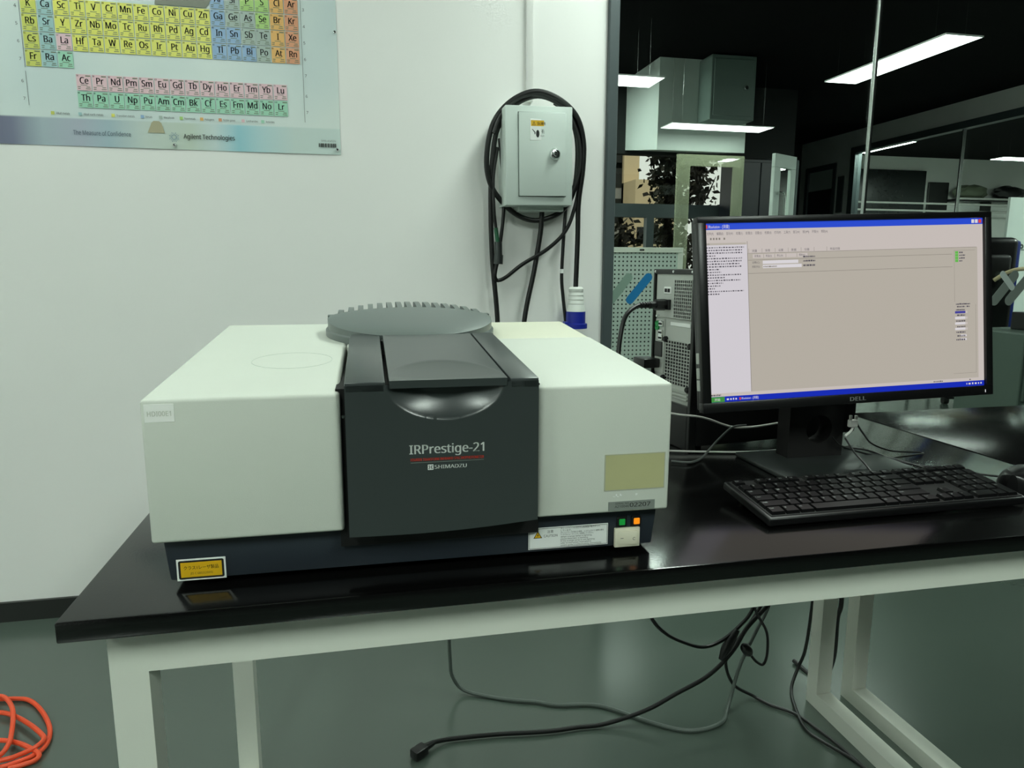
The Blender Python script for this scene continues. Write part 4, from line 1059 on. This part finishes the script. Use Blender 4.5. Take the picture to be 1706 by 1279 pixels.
cable('black_cable', 'short black cable left of the box running into the coupling', [(0.775, 1.60, 1.53), (0.7771, 1.59, 1.492), (0.783, 1.585, 1.42), (0.7872, 1.58, 1.36), (0.784, 1.58, 1.28), (0.7752, 1.58, 1.2058), (0.772, 1.578, 1.19)], 0.006, M_CABLE, n=10)
rc = thing('black_cable', 'black cable with a small white tag hanging beside the blue plug', 'cable', (0.99, 1.59, 1.09))
RM = Matrix.Translation((-0.99, -1.59, -1.09))
b = MB(RM); b.tube([(1.012, 1.60, 1.36), (1.0024, 1.595, 1.3165), (0.9937, 1.59, 1.208), (0.9893, 1.59, 1.088), (0.995, 1.59, 1.02), (1.0018, 1.59, 0.9659), (1.01, 1.59, 0.90)], 0.006, 10); b.build('cord', M_CABLE, rc)
b = MB(RM); b.tube([(0.9893, 1.588, 1.098), (0.9890, 1.588, 1.112)], 0.0068, 10, spline=False); b.build('tag', M_PAPER, rc)

# ================================================================== UNDER-BENCH CABLES
fc = thing('loose_cable', 'black power cord with a socket end lying on the floor under the bench', 'cable', (0.4045, 0.7157, 0.0))
FM = Matrix.Translation((-0.4045, -0.7157, 0))
b = MB(FM); b.tube([(0.448, 0.748, 0.014), (0.464, 0.7562, 0.011), (0.50, 0.762, 0.008), (0.60, 0.757, 0.008), (0.7249, 0.7423, 0.008), (0.80, 0.742, 0.008), (0.8769, 0.7386, 0.010), (0.98, 0.735, 0.035), (1.055, 0.727, 0.075), (1.1348, 0.72, 0.1178), (1.1967, 0.72, 0.1753), (1.234, 0.72, 0.2357), (1.2912, 0.72, 0.2939), (1.34, 0.72, 0.36), (1.36, 0.72, 0.66)], 0.0052, 10); b.build('cord', M_CABLE, fc)
b = MB(FM @ Matrix.Translation((0.4045, 0.7157, 0.0135)) @ Matrix.Rotation(math.radians(36), 4, 'Z')); b.rbox(-0.003, 0.034, -0.0135, 0.0135, -0.0115, 0.0115, 0.004, 2); b.build('socket', M_BLACKPL, fc)
b = MB(FM); b.tube([(0.430, 0.7345, 0.014), (0.452, 0.7505, 0.013)], lambda t: 0.0095-0.003*t, 10, spline=False); b.build('strain_relief', M_BLACKPL, fc)
cable('grey_cable', 'grey cable dropping behind the bench and wandering over the floor', [(0.515, 0.95, 0.62), (0.513, 0.95, 0.30), (0.515, 0.95, 0.158), (0.5174, 0.95, 0.0983), (0.5217, 0.95, 0.0547), (0.548, 0.945, 0.015), (0.600, 0.920, 0.006), (0.6658, 0.887, 0.006), (0.73, 0.865, 0.006), (0.7817, 0.840, 0.006), (0.8878, 0.815, 0.006), (0.996, 0.7211, 0.006), (1.0711, 0.6775, 0.006), (1.1565, 0.6878, 0.006), (1.205, 0.738, 0.012), (1.2374, 0.75, 0.1116), (1.2786, 0.75, 0.2065), (1.311, 0.75, 0.277), (1.36, 0.752, 0.45), (1.37, 0.752, 0.66)], 0.0048, M_DKGREYCABLE)
cable('black_cable', 'black cable hanging in a shallow loop beneath the bench apron', [(0.94, 0.72, 0.60), (0.945, 0.72, 0.38), (0.9767, 0.72, 0.2904), (1.015, 0.72, 0.245), (1.0658, 0.72, 0.2147), (1.115, 0.72, 0.197), (1.1623, 0.72, 0.2068), (1.21, 0.72, 0.240), (1.2471, 0.72, 0.2872), (1.28, 0.72, 0.40), (1.29, 0.72, 0.66)], 0.0045, M_CABLE)
lc = thing('black_cable', 'thin black cable looping down with an inline connector under the bench', 'cable', (1.26, 0.715, 0.2))
LM = Matrix.Translation((-1.26, -0.715, -0.2))
b = MB(LM); b.tube([(1.24, 0.715, 0.60), (1.238, 0.715, 0.36), (1.2488, 0.715, 0.287), (1.2846, 0.715, 0.222), (1.291, 0.715, 0.1644), (1.2823, 0.715, 0.1339), (1.2616, 0.715, 0.143), (1.2399, 0.715, 0.1702), (1.222, 0.715, 0.190)], 0.0035, 8); b.build('cord', M_CABLE, lc)
b = MB(LM); b.tube([(1.245, 0.714, 0.163), (1.238, 0.714, 0.172), (1.226, 0.714, 0.187), (1.220, 0.714, 0.194)], lambda t: 0.0045+0.0085*math.sin(math.pi*t), 12); b.build('connector', M_BLACKPL, lc)
b = MB(LM); b.tube([(1.164, 0.716, 0.160), (1.180, 0.716, 0.195), (1.205, 0.716, 0.235)], lambda t: 0.006+0.006*math.sin(math.pi*t), 12); b.build('ferrite', M_BLACKPL, lc)
cable('black_cable', 'black cable curving along the floor towards the bench foot rail', [(1.33, 0.73, 0.40), (1.27, 0.74, 0.26), (1.205, 0.745, 0.16), (1.2, 0.75, 0.115), (1.235, 0.765, 0.05), (1.293, 0.770, 0.010), (1.318, 0.732, 0.006), (1.36, 0.685, 0.006), (1.380, 0.612, 0.006), (1.392, 0.543, 0.006), (1.40, 0.45, 0.006)], 0.0042, M_CABLE)
cable('black_cable', 'black cable bowed out beside the near rear leg of the bench', [(1.46, 0.78, 0.30), (1.455, 0.79, 0.12), (1.442, 0.80, 0.050), (1.41, 0.775, 0.008), (1.370, 0.69, 0.006), (1.351, 0.62, 0.006), (1.365, 0.57, 0.006), (1.394, 0.50, 0.006), (1.40, 0.42, 0.006)], 0.0042, M_CABLE)
cable('black_cable', 'black cable running down between the two bench frames', [(1.485, 0.78, 0.66), (1.525, 0.76, 0.2932), (1.520, 0.76, 0.2072), (1.5174, 0.76, 0.089), (1.512, 0.80, 0.008), (1.50, 0.90, 0.008)], 0.006, M_CABLE)

# orange cable coil on the floor
oc = [(-0.634, 1.157, 0.007), (-0.597, 1.152, 0.007), (-0.558, 1.137, 0.007), (-0.512, 1.088, 0.007), (-0.465, 1.016, 0.007), (-0.444, 0.961, 0.007), (-0.442, 0.918, 0.008), (-0.459, 0.896, 0.008), (-0.488, 0.880, 0.008), (-0.512, 0.872, 0.008), (-0.60, 0.86, 0.008), (-0.72, 0.90, 0.007), (-0.77, 1.0, 0.007), (-0.72, 1.08, 0.008),
      (-0.66, 1.098, 0.010), (-0.603, 1.087, 0.012), (-0.559, 1.061, 0.014), (-0.505, 1.012, 0.017), (-0.461, 0.965, 0.018), (-0.446, 0.940, 0.019), (-0.453, 0.915, 0.019), (-0.475, 0.895, 0.019), (-0.505, 0.882, 0.019), (-0.60, 0.875, 0.018), (-0.70, 0.95, 0.016), (-0.72, 1.05, 0.016), (-0.68, 1.13, 0.018),
      (-0.640, 1.150, 0.020), (-0.607, 1.130, 0.024), (-0.563, 1.065, 0.027), (-0.530, 0.980, 0.022), (-0.513, 0.920, 0.026), (-0.52, 0.875, 0.029), (-0.60, 0.82, 0.022), (-0.68, 0.86, 0.02), (-0.66, 0.94, 0.02),
      (-0.60, 0.968, 0.016), (-0.551, 0.966, 0.014), (-0.515, 0.955, 0.012), (-0.478, 0.927, 0.016), (-0.440, 0.897, 0.012), (-0.447, 0.880, 0.007), (-0.49, 0.865, 0.007)]
cable('orange_cable', 'bright orange cable coiled on the floor by the wall', oc, 0.0055, mat('orange_rubber', (240, 84, 44), 0.4, vary=0.06), n=10)

# ================================================================== STICKERS ON THE GLASS
def decal(label, x0, z0, x1, z1, w, m, dy=0.0):
    p0 = Vector((x0, 0, z0)); p1 = Vector((x1, 0, z1)); t = (p1-p0).normalized(); s_ = Vector((-t.z, 0, t.x)); pts = []
    r = w/2
    for c, a0 in ((p1-t*r, -90), (p0+t*r, 90)):
        for k in range(9):
            a = math.radians(a0+k*22.5); q = c+t*(r*math.cos(a))+s_*(r*math.sin(a)); pts.append((q.x-x0, q.z-z0))
    o = MB().prism(pts, -0.0006, 0.0, 'y').build('glass_sticker', m); o.location = (x0, WY+0.0495-dy, z0)
    return tag(o, label, 'sticker', 'slanted safety stickers on the glass')
DSH = 1.02
decal('blue slanted sticker on the glass left of the computer tower', 1.2640, 0.990, 1.3520, 1.094, 0.0310, mat('blue_vinyl', (30, 116, 168), 0.4, vary=0.03))
decal('grey-green slanted sticker on the glass next to the dark post', 1.193, 0.990, 1.275, 1.094, 0.0310, mat('greygreen_vinyl', (130, 156, 142), 0.4, vary=0.03))
decal('grey slanted sticker on the glass right of the monitor edge', 2.845, 0.972, 2.955, 1.105, 0.042, mat('grey_vinyl', (128, 138, 132), 0.4, vary=0.03))
decal('grey slanted sticker at the far right edge of the picture', 2.915, 0.972, 3.04, 1.115, 0.042, mat('grey_vinyl', (128, 138, 132)), 0.0008)
decal('small white slanted sticker on the glass above the grey ones', 2.944, 1.032, 2.872, 1.104, 0.026, mat('white_vinyl', (200, 212, 208), 0.4, vary=0.02), 0.0016)

# ================================================================== NEXT ROOM
# perforated board on a white frame
pg = thing('pegboard_stand', 'white framed perforated board standing behind the glass', 'pegboard', (2.2, 4.0, 0))
def peg_mat():
    m = bpy.data.materials.new('perforated_board'); m.use_nodes = True; nt = m.node_tree; bs = nt.nodes['Principled BSDF']; bs.inputs['Roughness'].default_value = 0.5
    tc = nt.nodes.new('ShaderNodeTexCoord'); mp = nt.nodes.new('ShaderNodeVectorMath'); mp.operation = 'SCALE'; mp.inputs[3].default_value = 1/0.030; nt.links.new(tc.outputs['Object'], mp.inputs[0])
    fr = nt.nodes.new('ShaderNodeVectorMath'); fr.operation = 'FRACTION'; nt.links.new(mp.outputs[0], fr.inputs[0])
    sb = nt.nodes.new('ShaderNodeVectorMath'); sb.operation = 'SUBTRACT'; sb.inputs[1].default_value = (0.5, 0.5, 0.5); nt.links.new(fr.outputs[0], sb.inputs[0])
    sx = nt.nodes.new('ShaderNodeSeparateXYZ'); nt.links.new(sb.outputs[0], sx.inputs[0])
    p1 = nt.nodes.new('ShaderNodeMath'); p1.operation = 'POWER'; p1.inputs[1].default_value = 2; nt.links.new(sx.outputs['X'], p1.inputs[0])
    p2 = nt.nodes.new('ShaderNodeMath'); p2.operation = 'POWER'; p2.inputs[1].default_value = 2; nt.links.new(sx.outputs['Z'], p2.inputs[0])
    ad = nt.nodes.new('ShaderNodeMath'); ad.operation = 'ADD'; nt.links.new(p1.outputs[0], ad.inputs[0]); nt.links.new(p2.outputs[0], ad.inputs[1])
    lt = nt.nodes.new('ShaderNodeMath'); lt.operation = 'LESS_THAN'; lt.inputs[1].default_value = 0.045; nt.links.new(ad.outputs[0], lt.inputs[0])
    mx = nt.nodes.new('ShaderNodeMix'); mx.data_type = 'RGBA'; mx.inputs[6].default_value = lin((196, 208, 200)); mx.inputs[7].default_value = lin((40, 50, 46))
    nt.links.new(lt.outputs[0], mx.inputs[0]); nt.links.new(mx.outputs[2], bs.inputs['Base Color'])
    return m
MB().box(-0.60, 0.335, 0.0, 0.012, 0.35, 1.215).build('board', peg_mat(), pg)
for (x0, x1, z0, z1) in ((-0.65, 0.372, 1.215, 1.252), (-0.65, -0.60, 0, 1.215), (0.335, 0.372, 0, 1.215)): MB().rbox(x0, x1, -0.012, 0.022, z0, z1, 0.003, 1).build('frame_bar', M_WHITESTEEL, pg)
MB().rbox(0.04, 0.075, -0.014, -0.010, 1.228, 1.240, 0.001, 1).build('latch', M_BLACK, pg)
# cabinet on the bulkhead
wc = thing('wall_cabinet', 'grey-green metal cabinet with round lock fixed high on the pale bulkhead', 'cabinet', (4.1, 6.7, 2.71))
MB().rbox(0, 0.53, 0.0, 0.3, 0.0, 0.67, 0.006, 1).build('body', mat('greygreen_enamel', (116, 134, 128), 0.4, vary=0.03), wc)
dr = MB().rbox(0.03, 0.49, -0.012, 0.004, 0.04, 0.63, 0.004, 1).build('door', mat('greygreen_enamel', (116, 134, 128)), wc)
MB().lathe([(0, 0.03), (0.02, 0.03), (0.032, 0.01), (0.032, 0)], (0.405, -0.012, 0.335), (0, -1, 0), n=20).build('lock', M_CHROME, dr)
# pale window reflection, built as a see-through frame in front of the window
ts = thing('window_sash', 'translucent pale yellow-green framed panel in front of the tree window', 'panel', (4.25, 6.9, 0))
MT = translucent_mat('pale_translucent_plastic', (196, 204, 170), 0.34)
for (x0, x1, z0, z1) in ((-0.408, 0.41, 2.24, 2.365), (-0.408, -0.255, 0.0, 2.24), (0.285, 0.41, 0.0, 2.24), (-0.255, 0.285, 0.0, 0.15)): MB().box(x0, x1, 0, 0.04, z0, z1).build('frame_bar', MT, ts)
# open glazed door
d1 = sroot('door_1', 'open pale glazed door with a silver pull handle')
DMx = Matrix.Translation((4.745, 6.4, 0)) @ Matrix.Rotation(math.radians(28), 4, 'Z') @ Matrix.Scale(1.12, 4, (1, 0, 0))
for (x0, x1, z0, z1) in ((0, 0.40, 2.19, 2.33), (0, 0.11, 0, 2.19), (0.31, 0.40, 0, 2.19), (0.11, 0.31, 0, 0.25)): MB(DMx).rbox(x0, x1, 0, 0.045, z0, z1, 0.004, 1).build('stile', M_BOXGREY, d1)
MB(DMx).box(0.11, 0.31, 0.02, 0.026, 0.25, 2.19).build('pane', M_GLASS, d1)
MB(DMx).tube([(0.07, 0, 1.92), (0.07, -0.04, 1.92), (0.13, -0.05, 1.86), (0.13, -0.05, 1.40), (0.07, -0.04, 1.34), (0.07, 0, 1.34)], 0.011, 8, sub=4).build('handle', M_CHROME, d1)
MB(DMx).rbox(0.405, 0.45, 0.0, 0.06, 0, 2.3, 0.004, 1).build('dark_edge', M_FRAME, d1)
# narrow sign beside the far doorway
o = MB().rbox(-0.02, 0.0, -0.08, 0.08, 0, 0.62, 0.004, 1).build('wall_sign', M_FRAME); o.location = (EX-0.001, 10.53, 2.06); tag(o, 'narrow dark upright sign plate between the doorway and the interior window', 'sign')
# dark equipment behind the glass
ck = thing('dark_cabinet', 'dark upright cabinet between the pale sash and the open door', 'cabinet', (5.0, 7.4, 0))
MB().rbox(-0.10, 0.42, 0, 0.5, 0, 2.42, 0.01, 1).build('body', mat('navy_cabinet', (22, 26, 36), 0.4, vary=0.1), ck); MB().rbox(-0.08, 0.16, -0.015, 0.0, 0.05, 2.38, 0.005, 1).build('door', mat('navy_cabinet', (22, 26, 36)), ck); MB().rbox(0.17, 0.40, -0.015, 0.0, 0.05, 2.38, 0.005, 1).build('door', mat('navy_cabinet', (22, 26, 36)), ck)
bb = thing('floor_box', 'low black box on the floor behind the glass right of the stand neck', 'box', (2.15, 2.35, 0)); MB().rbox(-0.5, 0.44, 0, 0.4, 0.0, 0.56, 0.01, 1).build('body', M_BLACK, bb); MB().rbox(-0.52, 0.46, -0.02, 0.42, 0.56, 0.60, 0.008, 1).build('lid', M_BLACKPL, bb)
# chair with blue edges, carton, hoop
ch = thing('office_chair', 'black office chair with blue edging right of the monitor', 'chair', (5.34, 4.15, 0), -0.3)
MB().rbox(-0.26, 0.20, -0.05, 0.06, 0.55, 1.36, 0.05, 3).build('backrest', M_BLACKPL, ch); MB().rbox(-0.28, 0.225, -0.03, 0.04, 0.56, 1.34, 0.03, 2).build('edging', mat('royal_blue', (24, 50, 140), 0.5), ch, 'blue edging')
MB().rbox(-0.27, 0.22, -0.55, 0.0, 0.45, 0.54, 0.04, 3).build('seat', M_BLACKPL, ch); MB().rbox(-0.17, 0.13, -0.09, -0.03, 1.02, 1.22, 0.03, 3).build('headrest', M_BLACK, ch)
MB().cyl((-0.02, -0.25, 0.10), (-0.02, -0.25, 0.46), 0.03, n=14).build('column', M_BLACKPL, ch)
for k in range(5):
    a = math.radians(72*k+10); c, s_ = math.cos(a), math.sin(a)
    MB().tube([(-0.02, -0.25, 0.10), (-0.02+0.30*c, -0.25+0.30*s_, 0.06)], 0.022, 8, spline=False).build('leg', M_BLACKPL, ch); MB().cyl((-0.04+0.30*c, -0.25+0.30*s_, 0.03), (0.0+0.30*c, -0.25+0.30*s_, 0.03), 0.03, n=12).build('castor', M_BLACK, ch)
cab = thing('filing_cabinet', 'pale grey cabinet standing low right of the monitor behind the glass', 'cabinet', (4.45, 2.95, 0))
MB().rbox(0, 0.62, 0, 0.5, 0.02, 0.70, 0.006, 1).build('body', mat('cabinet_greygreen', (84, 98, 90), 0.45, vary=0.03), cab)
for k in range(3):
    f = MB().rbox(0.02, 0.60, -0.015, 0, 0.05+k*0.215, 0.25+k*0.215, 0.004, 1).build('drawer', mat('cabinet_greygreen', (84, 98, 90)), cab); MB().rbox(0.25, 0.37, -0.03, -0.015, 0.17+k*0.215, 0.185+k*0.215, 0.003, 1).build('handle', M_SILVER, f)
eq = thing('desktop_device', 'dark vented desktop device on the pale cabinet at the picture edge', 'device', (4.70, 3.0, 0.70)); MB().rbox(0, 0.3, 0, 0.3, 0, 0.12, 0.006, 1).build('body', M_BLACKPL, eq)
for k in range(5): MB().box(0.03+k*0.05, 0.05+k*0.05, -0.004, 0, 0.03, 0.10).build('vent', M_GREYINK, eq)
ct = thing('cardboard_carton', 'light brown carton right beside the top right corner of the monitor', 'box', (5.34, 4.6, 1.36)); MB().box(-0.16, 0.12, 0, 0.3, 0, 0.17).build('body', mat('cardboard', (196, 176, 132), 0.8, vary=0.05), ct); MB().box(-0.16, 0.12, -0.002, 0.0, 0.075, 0.095).build('tape', mat('brown_tape', (170, 146, 100), 0.3), ct)
sh = thing('storage_shelf', 'dark metal shelf carrying the carton behind the chair', 'shelf', (5.34, 4.55, 0)); MB().box(-0.3, 0.3, 0, 0.4, 1.32, 1.36).build('board', M_BLACKPL, sh)
for sx in (-0.29, 0.27):
    for sy in (0.01, 0.37): MB().box(sx, sx+0.02, sy, sy+0.02, 0, 1.32).build('post', M_BLACKPL, sh)
o = cable('wooden_hoop', 'pale wooden curved rail in front of the blue-edged chair', [(5.20, 3.95, 1.02), (5.27, 3.92, 1.075), (5.36, 3.90, 1.105), (5.50, 3.9, 1.11), (5.7, 3.9, 1.10), (5.75, 3.9, 0.9), (5.75, 3.9, 0.0)], 0.016, mat('pale_wood', (206, 188, 150), 0.5, vary=0.1), cat='rail')
# white board with emblem
wb = thing('white_board', 'white display board with a grey emblem at the right edge of the picture', 'board', (6.63, 5.2, 0))
MB().rbox(-0.05, 1.1, 0, 0.03, 0.45, 1.80, 0.004, 1).build('panel', mat('board_white', (214, 226, 220), 0.35), wb)
for sx in (0.0, 1.0): MB().rbox(sx, sx+0.04, -0.02, 0.05, 0, 0.45, 0.004, 1).build('leg', M_SILVER, wb)
b = MB(); MBk = b.lathe([(0.035, 0), (0.015, 0)], (0.10, -0.002, 1.345), (0, -1, 0), n=20); b.lathe([(0.025, 0), (0.008, 0)], (0.145, -0.002, 1.325), (0, -1, 0), n=18); b.quad((0.18, -0.002, 1.315), XA, ZA, 0, 0.4, 0, 0.05, 0).quad((0.14, -0.002, 1.288), XA, ZA, 0, 0.45, 0, 0.008, 0); b.build('emblem', mat('slate_emblem', (70, 84, 80), 0.5), wb)
# third room: dark boards, shelf and bars for reflected lines, seen through the interior window
o = MB().rbox(-0.9, 0.9, 0, 0.05, 0, 1.0, 0.01, 1).build('wall_screen', mat('dark_screen', (30, 36, 36), 0.25)); o.location = (11.2, 12.53, 2.12); tag(o, 'large dark wall screen in the far room beyond two panes', 'screen')
o = MB().rbox(-0.25, 0.25, 0, 0.05, 0, 0.7, 0.01, 1).build('small_screen', M_BLACKPL); o.location = (12.45, 12.545, 2.2); tag(o, 'smaller black screen right of the large dark one in the far room', 'screen')
sf = thing('high_shelf', 'dark shelf with rumpled bags high on the far white wall', 'shelf', (13.6, 12.3, 2.5)); MB().box(-0.9, 0.9, 0, 0.3, 0.0, 0.05).build('board', M_BLACKPL, sf); MB().box(-0.02, 0.02, 0.05, 0.3, -0.3, 0).build('bracket', M_BLACKPL, sf); MB().box(-0.9, 0.9, -0.01, 0.0, 0.03, 0.07).build('edge_strip', M_WHITECABLE, sf)
rnd = random.Random(5)
for k in range(2):
    bm = bmesh.new(); bmesh.ops.create_icosphere(bm, subdivisions=3, radius=1)
    for v in bm.verts: v.co = Vector((v.co.x*0.42, v.co.y*0.13, max(-0.13, v.co.z*0.15)))*(1+rnd.uniform(-.12, .12))
    o = MB().from_bm(bm, 0, True).build('rumpled_bag', [mat('olive_bag', (108, 116, 96), 0.6, vary=0.3, scale=9), M_BLACKPL][k]); o.location = (13.15+k*0.98, 12.44, 2.70); tag(o, ['rumpled olive bag on the high far shelf', 'black bag on the right of the high far shelf'][k], 'bag')
for k, z in enumerate((2.42, 2.28)):  # white lines reflected in the glass, built as solid bars
    o = MB().cyl((-1.9, 0, 0), (1.9, 0, 0), 0.02, n=10).build('wall_rail', M_WHITECABLE); o.location = (12.1, 12.2+0.1*k, z); tag(o, ['upper white rail crossing the far room', 'lower white rail crossing the far room'][k], 'rail', 'white rails in the far room')

# ================================================================== OUTDOORS
struct(MB().box(-20, 40, 8.3, 60, -0.4, -0.3).build('ground', mat('outdoor_paving', (150, 146, 134), 0.9)))
bd = thing('office_building', 'cream and grey building across the yard seen through the window', 'building', (9.9, 25, -0.3))
M_BC = mat('cream_facade', (226, 204, 166), 0.8, vary=0.04); M_BG = mat('grey_facade', (176, 176, 172), 0.8, vary=0.04)
MB().box(-8, 0.05, 0, 8, 0, 14).build('grey_wing', M_BG, bd); MB().box(0.05, 0.65, -0.2, 8, 0, 14).build('cream_pier', M_BC, bd); MB().box(0.05, 1.6, -1.4, 6, 0, 4.45).build('front_block', M_BC, bd)
MB().box(0.03, 1.62, -1.42, 6, 3.4, 3.46).build('cornice_line', M_BG, bd)
for z in (1.6, 3.0, 4.3, 5.0, 6.2):
    for x in (-0.75, -0.32):
        MB().box(x, x+0.36, -0.04, 0.02, z, z+0.9).build('window', M_DARKWALL, bd)
for x in (0.15, 0.62, 1.10):
    for z in (1.2, 2.2): MB().box(x, x+0.34, -1.44, -1.38, z, z+0.6).build('window', M_DARKWALL, bd)
def tree(label, x, y, h, spread, n, seed, low):
    t = thing('yard_tree', label, 'tree', (x, y, -0.3), 0, 'trees outside the window')
    rn = random.Random(seed); b = MB()
    b.tube([(0, 0, 0), (0.05, 0, h*0.4), (-0.03, 0.05, h*0.75), (0.02, 0, h)], lambda q: 0.10*(1-q*0.8), 10)
    for k in range(9):
        a = rn.uniform(0, 6.28); z0 = h*rn.uniform(0.3, 0.8); l = spread*rn.uniform(0.5, 0.95)
        b.tube([(0, 0, z0), (l*.5*math.cos(a), l*.5*math.sin(a), z0+0.25), (l*math.cos(a), l*math.sin(a), z0+0.65)], lambda q: 0.035*(1-q*0.8), 6)
    b.build('trunk', mat('dark_bark', (52, 44, 36), 0.9, vary=0.2), t)
    b = MB(); clusters = [(rn.uniform(-1, 1)*spread, rn.uniform(-1, 1)*spread*.7, rn.uniform(low, h)) for _ in range(30)]
    for k in range(n):
        c = Vector(rn.choice(clusters)); p = c+Vector((rn.gauss(0, .15), rn.gauss(0, .15), rn.gauss(0, .17)))
        d = Vector((rn.uniform(-1, 1), rn.uniform(-1, 1), rn.uniform(-1, .4))).normalized(); s_ = d.orthogonal().normalized(); L = rn.uniform(.10, .20)
        b.add([p-s_*L*.1, p+d*L*.4+s_*L*.42, p+d*L, p+d*L*.4-s_*L*.42], [(0, 1, 2, 3)], 0)
    o = b.build('foliage', mat('autumn_leaf', (66, 62, 44), 0.7, vary=0.5, scale=3), t); o['kind'] = 'stuff'
tree('dark leafed tree left of the translucent panel outside', 6.28, 12.6, 4.6, 0.36, 1300, 1, 1.2)
tree('dark leafed tree behind the translucent panel outside', 7.45, 13.6, 5.0, 0.62, 2600, 2, 0.9)
tree('small dark tree low at the left window edge outside', 5.33, 12.6, 2.1, 0.22, 420, 3, 0.6)

bpy.data.objects.remove(_txt_obj, do_unlink=True); bpy.data.curves.remove(_txt_curve)
